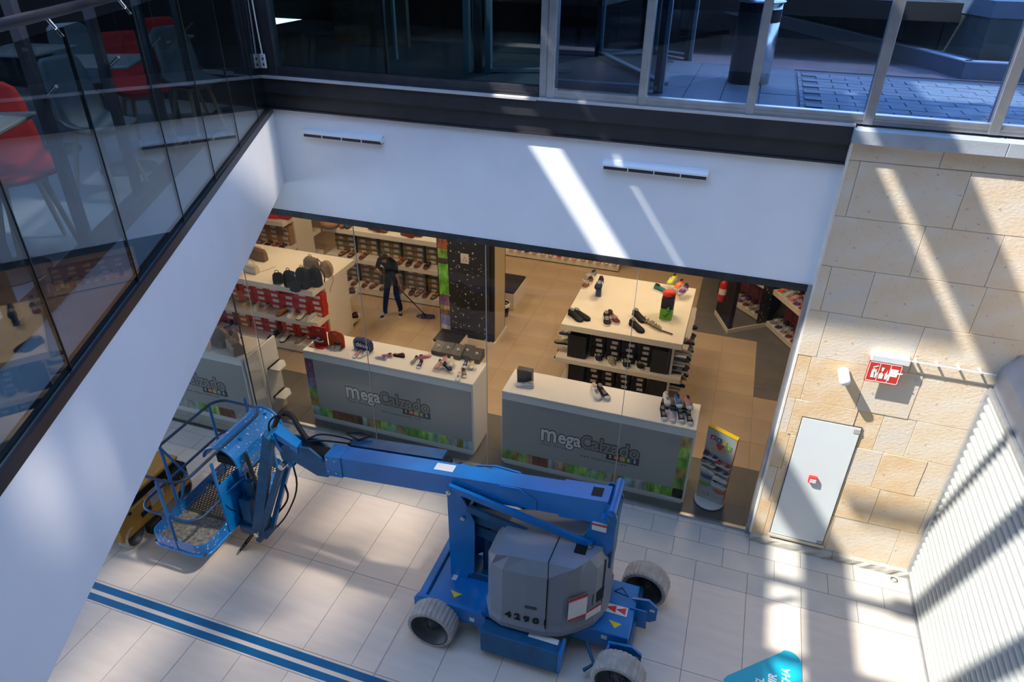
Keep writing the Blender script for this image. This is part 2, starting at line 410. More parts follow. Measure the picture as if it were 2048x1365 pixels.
# inner frame of dark posts on a kerb
frm = mat('inner_frame_grey', (0.085, 0.085, 0.10), 0.45, metal=0.3)
ifr = thing('window_wall_frame', 'dark grey steel post frame standing behind the glass balustrade', 'frame', side(0, 0.52, 5.4))
invf = Matrix.Translation(-Vector(side(0, 0.52, 5.4)))
b = MB(); sbox(b, 0.1, 11, 0.50, 0.66, 5.40, 5.50); o = b.obj('kerb', frm, ifr); o.matrix_parent_inverse = invf
for c in (1.35, 2.48, 3.55, 4.70, 5.85, 7.0):
    b = MB(); sbox(b, c - .045, c + .045, 0.54, 0.60, 5.50, 8.6); o = b.obj('post', frm, ifr); o.matrix_parent_inverse = invf
    b = MB(); b.tube([side(c, 0.545, 6.56), side(c + .1, 0.40, 6.66)], 0.013, 6); o = b.obj('stay', steel, ifr); o.matrix_parent_inverse = invf
# ---- stone wall on the right
STY = -0.10
bed = mat('stone_mortar', (0.50, 0.42, 0.32), 0.9)
b = MB(); b.box(1.06, 3.4, STY + .012, 0.12, 0.0, 5.72); sw = struct('wall_right', b, bed)
def stone_mat(name, c1, c2, c3):
    m = mat(name, c1, 0.85, col2=c2, scale=3.2, vmix=0.5, bump=0.45, bscale=26, spec=0.2, stretch=(1, 1, 1.3), detail=6)
    t = m.node_tree; bs = t.nodes['Principled BSDF']; base = bs.inputs['Base Color'].links[0].from_socket
    co = [n for n in t.nodes if n.type == 'TEX_COORD'][0]
    v = t.nodes.new('ShaderNodeTexNoise'); v.inputs['Scale'].default_value = 22; v.inputs['Detail'].default_value = 5; t.links.new(co.outputs['Object'], v.inputs['Vector'])
    r = t.nodes.new('ShaderNodeValToRGB'); r.color_ramp.elements[0].position = 0.29; r.color_ramp.elements[1].position = 0.33
    r.color_ramp.elements[0].color = (1, 1, 1, 1); r.color_ramp.elements[1].color = (0, 0, 0, 1); t.links.new(v.outputs['Fac'], r.inputs[0])
    mx = t.nodes.new('ShaderNodeMix'); mx.data_type = 'RGBA'; t.links.new(r.outputs[0], mx.inputs[0]); t.links.new(base, mx.inputs[6]); mx.inputs[7].default_value = (*c3, 1)
    t.links.new(mx.outputs[2], bs.inputs['Base Color'])
    return m
st_a = stone_mat('sandstone_pale', (0.66, 0.59, 0.49), (0.66, 0.52, 0.36), (0.42, 0.35, 0.28))
st_b = stone_mat('sandstone_gold', (0.68, 0.56, 0.41), (0.64, 0.44, 0.24), (0.50, 0.33, 0.17))
st_c = stone_mat('sandstone_grey', (0.60, 0.55, 0.48), (0.66, 0.54, 0.39), (0.42, 0.36, 0.30))
rows = [(0.10, 0.75, [1.22, 2.05, 2.86], 'bbaa'), (0.75, 1.36, [1.18, 2.03, 2.45, 3.05], 'cbbbc'), (1.36, 1.94, [1.22, 1.9, 2.33, 2.84], 'bbcba'),
        (1.94, 2.50, [1.17, 1.9, 2.20, 2.56], 'cbbca'), (2.50, 3.14, [1.22, 1.86, 2.45], 'bbca'), (3.14, 3.76, [1.27, 2.28], 'aca'),
        (3.76, 4.33, [1.17, 1.62, 2.72], 'acaa'), (4.33, 4.92, [1.96, 2.69], 'aaa'), (4.92, 5.53, [1.17, 2.2], 'aaa'), (5.53, 5.72, [1.9, 3.0], 'aaa')]
smat = {'a': st_a, 'b': st_b, 'c': st_c}
for (z0, z1, js, ms) in rows:
    xs = [1.05] + js + [3.25]
    for i in range(len(xs) - 1):
        b = MB(); d = R.uniform(-.004, .006)
        cx_, cz_ = (xs[i] + xs[i + 1]) / 2, (z0 + z1) / 2
        b.bbox(xs[i] + .002 - cx_, xs[i + 1] - .002 - cx_, STY - .012 + d, STY + .06, z0 + .002 - cz_, z1 - .002 - cz_, .003)
        me = b.mesh('stone_block', smat[ms[i]])
        inst('stone_block', me, sw, (cx_, 0, cz_))
b = MB(); b.box(1.035, 1.06, -0.115, 0.1, 0.10, 5.72); struct('trim_13', b, mat('wall_end_render', (0.72, 0.68, 0.60), 0.8, var=0.08, scale=6))
# rough plinth stones
pm = stone_mat('plinth_granite', (0.42, 0.40, 0.36), (0.36, 0.33, 0.27), (0.24, 0.22, 0.18))
for a, c in ((1.05, 2.15), (2.156, 3.14)):
    b = MB(); n = 14
    for k in range(n):
        xa, xb = a + (c - a) * k / n, a + (c - a) * (k + 1) / n
        pass
    def pf(x, z, j): return -0.185 + 0.012 * math.sin(x * 37 + z * 50 + j) * math.cos(x * 13 - z * 31)
    vs = []; fs = []
    for k in range(n + 1):
        x = a + (c - a) * k / n
        vs += [(x - (a + c) / 2, pf(x, 0, 0), 0.0), (x - (a + c) / 2, pf(x, .05, 1), 0.055), (x - (a + c) / 2, pf(x, .1, 2) + .008, 0.10 + .004 * math.sin(x * 41)), (x - (a + c) / 2, -0.08, 0.104), (x - (a + c) / 2, -0.08, 0)]
    for k in range(n):
        for j in range(5): fs.append((k * 5 + j, (k + 1) * 5 + j, (k + 1) * 5 + (j + 1) % 5, k * 5 + (j + 1) % 5))
    fs += [(0, 1, 2, 3, 4), tuple(n * 5 + j for j in (4, 3, 2, 1, 0))]
    b.add(vs, fs); inst('plinth_stone', b.mesh('plinth_stone', pm), sw, ((a + c) / 2, 0, 0))
# coping
cop = mat('coping_grey_stone', (0.34, 0.37, 0.40), 0.7, var=0.12, scale=4, bump=0.2)
for a, c in ((1.03, 2.4), (2.404, 4.8)):
    b = MB(); b.bbox(a, c, -0.21, 0.0, 5.72, 5.86, .006); struct('trim_14', b, cop)
# ---- roller shutter on the far right
shm = mat('shutter_slat_white', (0.36, 0.37, 0.35), 0.45, var=0.03, scale=2)
SX = 3.14
b = MB(); b.box(SX + .03, SX + .3, -7, STY, 0, 3.1); wsh = struct('wall_side', b, mat('shutter_backing', (0.30, 0.31, 0.30), 0.8))
sl = MB()
P_ = 0.112
prof = [(0.050, 0.0), (0.046, 0.016), (0.004, 0.026), (-0.010, 0.048), (-0.010, 0.070), (0.004, 0.092), (0.050, P_ - 0.001)]
n = 2
vs = []
for y in (-7.0, -0.15):
    for (dx, z) in prof: vs.append((dx, y, z))
k = len(prof)
sl.add(vs, [(i, i + 1, k + i + 1, k + i) for i in range(k - 1)])
me = sl.mesh('slat', shm)
for i in range(27): inst('slat', me, wsh, (SX, 0, 0.03 + i * P_))
gal = mat('galvanised_guide', (0.42, 0.43, 0.44), 0.4, metal=0.6, var=0.1, scale=9)
b = MB(); b.box(SX - .035, SX + .04, -0.165, -0.115, 0.0, 3.06); b.box(SX - .02, SX + .04, -7, -0.115, 3.06, 3.13); b.box(SX - .012, SX + .03, -7, -0.16, 0.0, 0.028); struct('door_1', b, gal)
for k in range(36):
    pass
hm = mat('shutter_housing_grey', (0.36, 0.37, 0.40), 0.45, metal=0.3, var=0.1, scale=3)
b = MB(); b.prism([(3.16, 3.14), (3.16, 3.42), (3.30, 3.60), (3.7, 3.60), (3.7, 3.14)], -7, -0.115, 'y'); struct('door_2', b, hm)
b = MB(); b.box(3.7, 4.0, -7, 0, 0, 5.9); b.box(3.16, 4.8, -0.1, 0.12, 0, 5.9); struct('wall_far', b, st_a)
# ---- shop envelope
ivory = mat('shop_wall_beige', (0.52, 0.42, 0.32), 0.8)
b = MB(); b.box(-12.6, 2.7, 9.4, 9.5, 0, 4.1); struct('wall_rear', b, ivory)
b = MB(); b.box(-12.6, -12.5, -0.7, 9.5, 0, 4.6); struct('wall_west', b, ivory)
b = MB(); b.box(2.4, 2.5, 0.12, 9.5, 0, 4.1); struct('wall_east', b, mat('shop_dark_wall', (0.03, 0.03, 0.032), 0.5))
b = MB(); b.box(-12.6, 2.7, 0.12, 9.5, 4.04, 4.16); b.box(-12.6, -6.7, -0.62, 0.12, 4.42, 4.5); struct('ceiling_shop', b, mat('shop_ceiling', (0.6, 0.56, 0.5), 0.9))
# ---- unseen roof, shaped to place sun patches and shade, and the atrium's far walls
rf = mat('roof_shade_grey', (0.16, 0.17, 0.18), 0.6); ZR = 11.0
b = MB(); b.box(-24, -6.74, -16, 0.6, ZR, ZR + .25); b.box(-1.5 + .9, 1.2, -16, 0.6, ZR, ZR + .25); b.box(6.7, 16, -16, 0.6, ZR, ZR + .25); b.box(1.2, 6.7, -16, -5.9, ZR, ZR + .25); b.box(1.75, 6.7, -5.9, -5.0, ZR, ZR + .25); b.box(1.2, 1.8, -5.6, -5.35, ZR, ZR + .25); b.box(1.2, 1.8, -5.2, -3.4, ZR, ZR + .25); b.box(-7, -.5, -16, -8.2, ZR, ZR + .25); struct('ceiling_shade_slab', b, rf)  # unseen slab, its openings shaped to let chosen sun patches through
b = MB(); b.box(-24, -1.5, .6, 7.5, ZR, ZR + .2); b.box(-1.5, 8, .6, 2.0, ZR, ZR + .2); struct('ceiling_street_blocker', b, rf)  # added out of view to keep the sun off the street
b = MB(); b.box(-6.17, -5.67, -16, .6, ZR, ZR + .2); struct('ceiling_shade_beam_1', b, rf)
b = MB(); b.box(-2.5, -1.9, -16, .6, ZR, ZR + .2); struct('ceiling_shade_beam_2', b, rf)
b = MB(); b.box(-5.50, -2.7, -3.1, .6, ZR, ZR + .1); struct('ceiling_shade_panel_1', b, rf)  # unseen sheet added to shade the white band and upper stone
for k, (y, w_) in enumerate(((-5.19, .09), (-6.39, .09), (-9.6, .35), (-11.5, .3))):
    b = MB(); b.box(-6.74, -.6, y, y + w_, ZR - .2, ZR); struct('ceiling_shade_beam_%d' % (3 + k), b, rf)
for k, (y, w_) in enumerate(((-5.2, .30), (-4.1, .13), (-6.5, .30))):
    b = MB(); b.box(-4.85, -.6, y, y + w_, ZR - .3, ZR - .2); struct('ceiling_shade_beam_%d' % (30 + k), b, rf)
for k, (x, w_) in enumerate(((2.75, .55), (5.3, .4))):
    b = MB(); b.box(x, x + w_, -16, .6, ZR, ZR + .2); struct('ceiling_shade_beam_%d' % (10 + k), b, rf)  # added bars out of view that break up the reflected sun
for k, (xa, ya, xb, yb, w_) in enumerate(((1.2, -3.3, 2.9, -2.0, .35), (3.4, -3.6, 4.9, -2.1, .3), (1.3, -1.0, 2.6, -1.4, .25), (4.3, -1.9, 6.7, -1.6, .3), (1.2, -4.9, 6.7, -4.5, .35), (2.0, -5.9, 5.0, -3.5, .12), (2.9, -2.7, 3.7, -2.2, .5), (3.3, -1.3, 4.3, -.9, .3), (4.6, -3.2, 6.7, -2.8, .4))):
    d_ = Vector((xb - xa, yb - ya, 0)); n_ = Vector((-d_.y, d_.x, 0)).normalized() * w_ / 2
    b = MB(); b.prism([(xa - n_.x, ya - n_.y), (xb - n_.x, yb - n_.y), (xb + n_.x, yb + n_.y), (xa + n_.x, ya + n_.y)], ZR - .2, ZR); struct('ceiling_shade_beam_%d' % (20 + k), b, rf)  # slanting bars added above the view to mottle light on the left floor
b = MB(); b.box(-24, 16, -16.2, -16, -0.3, 11.2); struct('wall_front', b, mat('far_wall_grey', (0.10, 0.10, 0.105), 0.8))
b = MB(); b.box(-13.2, -13, -16, 9.5, 4.5, 11.0); struct('wall_cafe', b, mat('cafe_wall_dark', (0.035, 0.035, 0.04), 0.7))
b = MB(); b.box(-13, 6.5, -16, -10.5, 4.6, 5.4); struct('trim_30', b, white)
b = MB(); b.box(4.8, 5.0, -16, 0, 0, 11.0); struct('wall_east_upper', b, mat('far_wall_grey', (0.1, 0.1, 0.1), .8))
# ================================================================== SHOP FURNITURE
shelf_m = mat('shelf_white_laminate', (0.72, 0.66, 0.58), 0.5, var=0.03, scale=2)
cwhite = mat('counter_white', (0.80, 0.80, 0.79), 0.4)
cgrey = mat('counter_grey_vinyl', (0.36, 0.365, 0.37), 0.45)
ink = mat('logo_black', (0.01, 0.01, 0.012), 0.5); lgrey = mat('logo_grey', (0.27, 0.27, 0.27), 0.5); lwhite = mat('logo_white', (0.80, 0.80, 0.80), 0.5)
def flat(name, col, **k): return mat(name, col, 0.5, **k)
PHOTO = {'g': ((.03, .10, .012), (.16, .30, .03)), 'l': ((.14, .34, .03), (.35, .50, .10)), 'r': ((.05, .012, .008), (.25, .06, .02)), 'b': ((.03, .012, .008), (.16, .06, .02)),
         't': ((.24, .13, .05), (.42, .30, .14)), 'o': ((.10, .09, .01), (.32, .24, .04)), 'm': ((.12, .30, .18), (.28, .45, .22)), 's': ((.20, .21, .20), (.33, .34, .33)),
         'c': ((.08, .28, .36), (.30, .45, .48)), 'p': ((.06, .02, .10), (.14, .06, .12)), 'u': ((.05, .06, .25), (.14, .16, .35)), 'k': ((.01, .01, .01), (.04, .04, .04)), 'n': ((.06, .22, .02), (.12, .36, .02))}
def pmat(c): return mat('printed_photo_' + c, tuple(min(1, v * 1.8) for v in PHOTO[c][1]), 0.45, col2=PHOTO[c][0], scale=7, detail=3, stretch=(1.6, 1, .7))
def counter(x0, x1, y0, y1, z, label, gx, cols, rowcols, logo=True, side=None, right=None):
    t = thing('display_counter', label, 'counter', ((x0 + x1) / 2, y0, 0), 0, 'white display counters in the shop window')
    W = (x1 - x0) / 2; D = y1 - y0
    b = MB(); b.bbox(-W, W, 0.0, D, 0.05, z - .05, .006); b.box(-W + .03, W - .03, 0.02, D - .02, 0, .05); b.obj('body', cwhite, t)
    b = MB(); b.bbox(-W, W, -0.002, D, z - .05, z, .006); b.obj('top', mat('counter_top_white', (0.74, 0.71, 0.67), 0.35), t)
    zs0, zs1 = 0.125, 0.31
    b = MB(); b.box(-W + .012, W - .03, -0.005, 0.0, zs0, z - .15); b.obj('front_panel', cgrey, t)
    b = MB(); ms = []; n = len(rowcols); xa, xb = -W + .012, W - .03
    if side: xa += 0.16
    wt = [0.6 + R.random() for _ in rowcols]; tot = sum(wt); x = xa
    for c, q in zip(rowcols, wt):
        m = pmat(c)
        if m not in ms: ms.append(m)
        b.cur = ms.index(m); b.box(x, x + (xb - xa) * q / tot, -0.0065, -0.004, zs0, zs1); x += (xb - xa) * q / tot
    b.obj('photo_strip', ms, t)
    for sd, cc in (('L', side), ('R', right)):
        if cc:
            b = MB(); ms = []; zt = z - .15; n = len(cc)
            for i, c in enumerate(cc):
                m = pmat(c)
                if m not in ms: ms.append(m)
                b.cur = ms.index(m); za = zs0 + (zt - zs0) * i / n; zb = zs0 + (zt - zs0) * (i + 1) / n
                if sd == 'L': b.box(-W + .012, -W + .172, -0.0065, -0.004, za, zb)
                else: b.box(W - .19, W - .03, -0.0065, -0.004, za, zb)
            b.obj('photo_strip', ms, t)
    # lettering
    LX = gx - (x0 + x1) / 2; rt = (PI / 2, 0, 0); zc = 0.80
    S1 = 0.345
    for (bod, px, dz, m1, sz, sxx) in (('m', LX, .012, lwhite, 1.30, .80), ('ega', LX + .285, -.004, lwhite, 1.0, .80), ('C', LX + .645, 0.0, lgrey, 1.0, .72), ('alzado', LX + .815, 0, lgrey, 1.0, .84)):
        text('lettering', bod, S1 * sz, ink, t, (px, -0.008, zc + dz), rt, 0.0005, 0.024, sxx, 'LEFT', 1.0)
        text('lettering', bod, S1 * sz, m1, t, (px, -0.011, zc + dz), rt, 0.0005, 0.009, sxx, 'LEFT', 1.0)
    cols5 = [(.02, .02, .02), (.35, .02, .01), (.42, .22, .01), (.04, .16, .02), (.02, .03, .18)]
    for k, ch in enumerate('SHOES'):
        xk = LX + 1.075 + k * 0.094
        b = MB(); b.box(xk, xk + .093, -0.0125, -0.006, 0.595, 0.69); b.obj('letter_tile', flat('logo_tile_%d' % k, cols5[k]), t)
        text('lettering', ch, 0.085, lwhite, t, (xk + .046, -0.0135, 0.642), rt, 0.0005, 0.002, 0.9)
    b = MB(); b.box(LX + 1.06, LX + 1.56, -0.0085, -0.006, 0.578, 0.70); b.obj('letter_backing', ink, t)
    text('lettering', 'Shop Online', 0.07, ink, t, (LX + .03, -0.007, 0.60), rt, 0.0005, 0, 0.8, 'LEFT', 1.45)
    text('lettering', 'www.megacalzado.com', 0.07, ink, t, (LX + .66, -0.007, 0.535), rt, 0.0005, 0, 0.76, 'LEFT', 1.45)
    return t
counter(-2.88, 0.06, 0.22, 0.88, 1.45, 'white counter with grey logo front, nearer the stone wall, green strip at its right', -2.24, 0, 'goltrrstnlmlsocsglnl', right='lgonlt')
counter(-6.42, -3.36, 0.22, 0.88, 1.45, 'white counter with grey logo front, in the middle, purple strip at its left', -5.68, 0, 'nlrrbstolmtgnlmlsoc', side='conupp')
counter(-10.2, -7.2, -0.36, 0.30, 1.45, 'white counter partly hidden behind the white balcony fascia, bags on top', -9.22, 0, 'ssssssssssssnglrbrsss')
# white return panel at the end of the hidden counter and its small side shelves
b = MB(); b.bbox(-0.01, 0.03, 0, 0.80, 0, 1.45, .004); o = b.obj('counter_end_panel', cwhite); o.location = (-7.165, -0.33, 0)
tag(o, 'white end panel with two small bracket shelves at the glass corner', 'panel'); endp_ = o
for z, nm in ((0.35, 'lower'), (0.95, 'upper')):
    b = MB(); b.prism([(-.02, 0), (.22, 0), (.22, .2), (.1, .32), (-.02, .32)], 0, 0.03); b.prism([(-.02, 0), (.02, 0), (.02, .32), (-.02, .32)], -.08, 0.03)
    br = b.obj('bracket_shelf', cwhite, endp_); br.location = (.05, .46, z)

# ---------------- shoes
def shoe_parts():
    rings = []
    # length along +y (toe at +y), 12-gon sections
    prof = [(-.135, .020, .055, .010), (-.128, .032, .082, .0), (-.10, .036, .088, .0), (-.05, .034, .074, .0), (0.0, .036, .064, .0), (.05, .043, .054, .0), (.09, .044, .044, .0), (.12, .036, .034, .0), (.138, .018, .024, .004)]
    for (y, w_, h, z0) in prof:
        r = []
        for j in range(10):
            a = 2 * PI * j / 10
            xx = math.sin(a); zz = math.cos(a)
            sq = abs(xx) ** 0.75 * (1 if xx > 0 else -1)
            z = .018 + z0 + (h - .018) * (0.5 + 0.5 * zz)
            r.append((w_ * sq * (1.0 if zz < 0.2 else 0.80), y, z))
        rings.append(r)
    up = MB().loft(rings)
    sr0 = []; sr1 = []
    outl = [(0, -.142), (.028, -.134), (.037, -.10), (.034, -.04), (.040, .03), (.047, .08), (.038, .122), (.015, .146), (-.010, .147), (-.034, .125), (-.045, .08), (-.038, .02), (-.033, -.04), (-.037, -.10), (-.026, -.134)]
    so = MB(); so.prism(outl, 0.0, 0.022)
    lace = MB()
    for k in range(4):
        y = .0 + k * .018; z = .0675 - k * .0045
        lace.tube([(-.020, y, z - .006), (0, y + .004, z + .003), (.020, y, z - .006)], .0035, 4)
    coll = MB(); e = [(.024 * math.cos(a), -.085 + .042 * math.sin(a)) for a in [2 * PI * i / 10 for i in range(10)]]
    coll.add([(x, y, .083 + (-.085 - y) * .12 + .003) for x, y in e] + [(x * .8, -.085 + (y + .085) * .8, .088 + (-.085 - y) * .12) for x, y in e], [(i, (i + 1) % 10, 10 + (i + 1) % 10, 10 + i) for i in range(10)] + [tuple(range(10, 20))])
    st = MB()
    for k in range(3):
        y = -.02 + k * .026
        for s in (-1, 1):
            st.box(-.003, .003, -.005, .005, -.02, .02, M=Matrix.Translation((s * .0375, y, .042)) @ Matrix.Rotation(-.5, 4, 'X') @ Matrix.Rotation(s * -.18, 4, 'Y'))
    cap = MB(); cap.loft([[(w_ * math.sin(2 * PI * j / 8) * 1.03, y, .019 + (h - .016) * (.5 + .5 * math.cos(2 * PI * j / 8))) for j in range(8)] for (y, w_, h) in ((.098, .043, .042), (.122, .036, .034), (.141, .018, .024))])
    sd = MB()   # sandal straps
    for (y, r_, h) in ((.055, .043, .045), (.02, .040, .052), (-.075, .034, .060)):
        sd.tube([(-r_, y, .015), (-r_ * .85, y, h * .75), (0, y + .01, h), (r_ * .85, y, h * .75), (r_, y, .015)], .007, 5)
    sd.tube([(-.034, -.075, .03), (-.03, -.125, .05), (0, -.135, .055), (.03, -.125, .05), (.034, -.075, .03)], .006, 5)
    ft = MB(); ft.prism([(x * .9, y * .95) for x, y in outl], 0.022, 0.027)
    return dict(upper=up, sole=so, laces=lace, lining=coll, stripe=st, toe_cap=cap, straps=sd, footbed=ft)
SP = {k: v.mesh(k, [white]) for k, v in shoe_parts().items()}
def pm_(name, me, m, parent, scale=1.0):
    o = bpy.data.objects.new(name, me); C.objects.link(o); o.parent = parent
    o.material_slots[0].link = 'OBJECT'; o.material_slots[0].material = m
    return o
COL = dict(white=(.75, .73, .70), black=(.012, .012, .014), navy=(.015, .02, .07), red=(.45, .02, .02), brown=(.16, .06, .03), tan=(.42, .22, .10), orange=(.65, .22, .03), pink=(.62, .22, .28),
           grey=(.20, .20, .20), beige=(.60, .46, .32), blue=(.03, .12, .45), lime=(.55, .65, .03), silver=(.5, .5, .52), burgundy=(.12, .015, .03), cream=(.70, .58, .42), rose=(.55, .30, .26), khaki=(.25, .22, .14), green=(.03, .25, .08), fluo=(.80, .12, .03), purple=(.12, .04, .22), yellow=(.6, .5, .1), teal=(.03, .16, .18), lilac=(.5, .42, .55))
def cm(n): return mat('shoe_' + n, COL[n], 0.7, var=0.12, scale=30, spec=.25)
def shoe(kind, col, loc, rz, label, sole='white', acc=None, group=None, scale=1.0, tilt=0.0, name=None):
    scale = scale * 1.2
    nm = name or {'sneaker': 'sneaker', 'sandal': 'sandal', 'slip': 'slip_on_shoe', 'canvas': 'canvas_shoe'}[kind]
    t = thing(nm, label, {'sandal': 'sandal'}.get(kind, 'shoe'), loc, rz, group); t.scale = (scale * 1.18, scale, scale * 1.1)
    if tilt: t.rotation_euler = (tilt, 0, rz)
    pm_('sole', SP['sole'], cm(sole), t)
    if kind == 'sandal':
        pm_('footbed', SP['footbed'], cm('brown' if col != 'brown' else 'tan'), t); pm_('straps', SP['straps'], cm(col), t)
    else:
        u = pm_('upper', SP['upper'], cm(col), t); pm_('lining', SP['lining'], cm(acc if (acc and kind == 'slip') else ('grey' if col == 'black' else 'beige' if col in ('white', 'cream') else 'black')), t)
        if kind in ('sneaker', 'canvas'): pm_('laces', SP['laces'], cm('white' if col != 'white' else 'grey'), t)
        if kind == 'sneaker' and acc: pm_('stripe', SP['stripe'], cm(acc), t)
        if kind == 'canvas': pm_('toe_cap', SP['toe_cap'], cm('white'), t)
    return t

# ---------------- shoe boxes
sticker = mat('box_sticker', (0.62, 0.58, 0.55), 0.6)
redbox = mat('red_cardboard', (0.52, 0.012, 0.014), 0.5, var=0.12, scale=2); redbox2 = mat('dark_red_cardboard', (0.26, 0.008, 0.012), 0.5, var=0.1, scale=2)
kraft = mat('kraft_cardboard', (0.36, 0.20, 0.09), 0.7, var=0.12, scale=3); kraftg = mat('green_trimmed_cardboard', (0.10, 0.13, 0.04), 0.7); blackbox = mat('black_cardboard', (0.007, 0.007, 0.009), 0.6, spec=.2)
BOXM = {}
def boxstack(x0, cols, w_, y, z0, h, rows, m, lid, label, group, d=0.30, gap=0.012, rag=0.0, skip=(), c0=0, side='right'):
    key = (w_, h, m.name)
    if key not in BOXM:
        b = MB(); b.cur = 0; b.box(-w_ / 2 + gap / 2, w_ / 2 - gap / 2, 0, d, 0.0, h * .72); b.cur = 1; b.box(-w_ / 2 + gap / 2 - .003, w_ / 2 - gap / 2 + .003, -0.004, d, h * .70, h - .003)
        s = MB(); s.box(-w_ * .12, w_ * .32, -0.0075, -0.001, h * .22, h * .72)
        BOXM[key] = (b.mesh('shoe_box', [m, lid]), s.mesh('size_sticker', sticker))
    for i in range(cols):
        for j in range(rows):
            if (i, j) in skip: continue
            if rag and j == rows - 1 and R.random() < rag: continue
            o = inst('shoe_box', BOXM[key][0], None, (x0 + (i + .5) * w_ + R.uniform(-.004, .004), y + R.uniform(-.012, .012), z0 + j * h + .001))
            ci = c0 + (cols - 1 - i if side == 'right' else i)
            tag(o, '%s, %s from the bottom, %s stack from the %s' % (label, ORD[j], ORD[ci], side), 'box', group)
            inst('size_sticker', BOXM[key][1], o, (R.uniform(-.02, .02), 0, 0))

# ---------------- gondola with red boxes
def gondola(name, label, x0, x1, y0, y1, zs, cat='shelving unit', ped=True, endp=True, depth=0.42):
    t = thing(name, label, cat, ((x0 + x1) / 2, y0, 0)); W = (x1 - x0) / 2; D = y1 - y0
    b = MB(); b.box(-W + .03, W - .03, depth, depth + .04, 0, zs[-1] - .1); b.obj('back_panel', shelf_m, t)
    b = MB(); b.bbox(-W, W, 0, depth, 0.03, zs[0], .005); b.obj('base_shelf', shelf_m, t)
    for z in zs[1:-1]:
        b = MB(); b.bbox(-W, W, 0, depth, z - .12, z, .005); b.obj('shelf', shelf_m, t)
    b = MB(); b.bbox(-W, W, 0, D, zs[-1] - .12, zs[-1], .005); b.obj('top_shelf', shelf_m, t)
    if endp:
        for s in (-1, 1):
            b = MB(); b.box(s * W - (.03 if s > 0 else 0), s * W + (0 if s > 0 else .03), depth, D - .0 if D < 1.2 else D - .35, 0, zs[-1] - .12); b.obj('end_panel', shelf_m, t)
    if D > 1.2:
        for z in zs[:-1]:
            b = MB(); b.bbox(-W, W + .0, D - .35, D, z - .1, z, .005); b.obj('rear_shelf', shelf_m, t)
    return t
gondola('bag_gondola', 'white shelving unit with bags on top and red shoe boxes on its shelves', -11.6, -7.38, 2.05, 3.65, (0.2, 0.8, 1.5))
RG1, RG2 = 'red shoe boxes on the upper shelf', 'red shoe boxes on the lower shelf'
boxstack(-11.0, 8, 0.33, 2.30, 0.80, 0.125, 4, redbox, redbox, 'red shoe box, middle shelf', RG1, d=.17, c0=3)
boxstack(-8.36, 3, 0.33, 2.30, 0.80, 0.125, 4, redbox, redbox2, 'red shoe box, middle shelf', RG1, d=.17, skip=((0, 3),))
boxstack(-10.9, 5, 0.33, 2.30, 0.20, 0.118, 4, redbox2, redbox, 'red shoe box, lowest shelf', RG2, d=.17, c0=5)
boxstack(-9.2, 2, 0.33, 2.28, 0.20, 0.118, 4, redbox, redbox2, 'red shoe box, lowest shelf', RG2, d=.17, c0=3)
boxstack(-8.44, 3, 0.34, 2.30, 0.20, 0.118, 4, redbox, redbox, 'red shoe box, lowest shelf', RG2, d=.17)
row1 = [('cream', 'white'), ('cream', 'white'), ('beige', 'white'), ('cream', 'white'), ('rose', 'white'), ('orange', 'brown'), ('white', 'white'), ('white', 'grey'), ('silver', 'white')]
px1 = [(320, 500 + 105), (463, 606), (493, 612), (515, 616), (534, 620), (564, 628), (582, 631), (603, 635), (623, 638)]
px1[0] = (446, 603)
for k, ((c, s), p) in enumerate(zip(row1, px1)):
    q = Zp(*p, 0.8); shoe('sneaker', c, (q.x, 2.18, 0.80), PI + R.uniform(-.15, .15), '%s sneaker, %s from the left on the shelf between the red boxes' % (c, ORD[k]), s, group='sneakers on the upper red-box shelf')
row2 = [('red', 'white', 426), ('navy', 'white', 449), ('black', 'black', 535), ('white', 'black', 558), ('grey', 'white', 588)]
for k, (c, s, x) in enumerate(row2):
    q = Zp(x, 0.245 * x + 552, 0.2); shoe('sneaker', c, (q.x, 2.16, 0.20), PI + R.uniform(-.15, .15), '%s sneaker on the lowest shelf under the red boxes' % c, s, group='sneakers on the lower red-box shelf')
for z in (0.2, 0.8):
    shoe('sneaker', 'brown' if z > .5 else 'burgundy', (-7.50, 3.42, z), PI / 2 + .4, '%s shoe on the rear end of the %s shelf behind the bags' % (('brown', 'middle') if z > .5 else ('burgundy', 'lowest')), 'black', group='shoes on the rear shelf ends')
# ---------------- back-left unit with plain brown boxes
gondola('brown_box_gondola', 'white shelving unit at the back left with brown boxes and two red bags', -12.2, -10.02, 4.92, 6.4, (0.2, 0.8, 1.5))
boxstack(-12.0, 6, 0.325, 5.16, 0.80, 0.125, 4, kraft, kraft, 'plain brown box under red bags', 'brown shoe boxes in the back-left unit', d=.17)
for k, (c, x) in enumerate((('red', 503), ('rose', 516), ('black', 532), ('orange', 546), ('black', 560))):
    q = Zp(x, 488 + (x - 503) * .18, .8); kd = ['red', 'rose', 'black', 'orange', 'glossy black'][k]
    shoe('sandal', c, (q.x, 5.02, 0.80), PI, '%s sandal, %s from the left under the plain brown boxes' % (kd, ORD[k]), 'brown', group='sandals on the back-left unit')
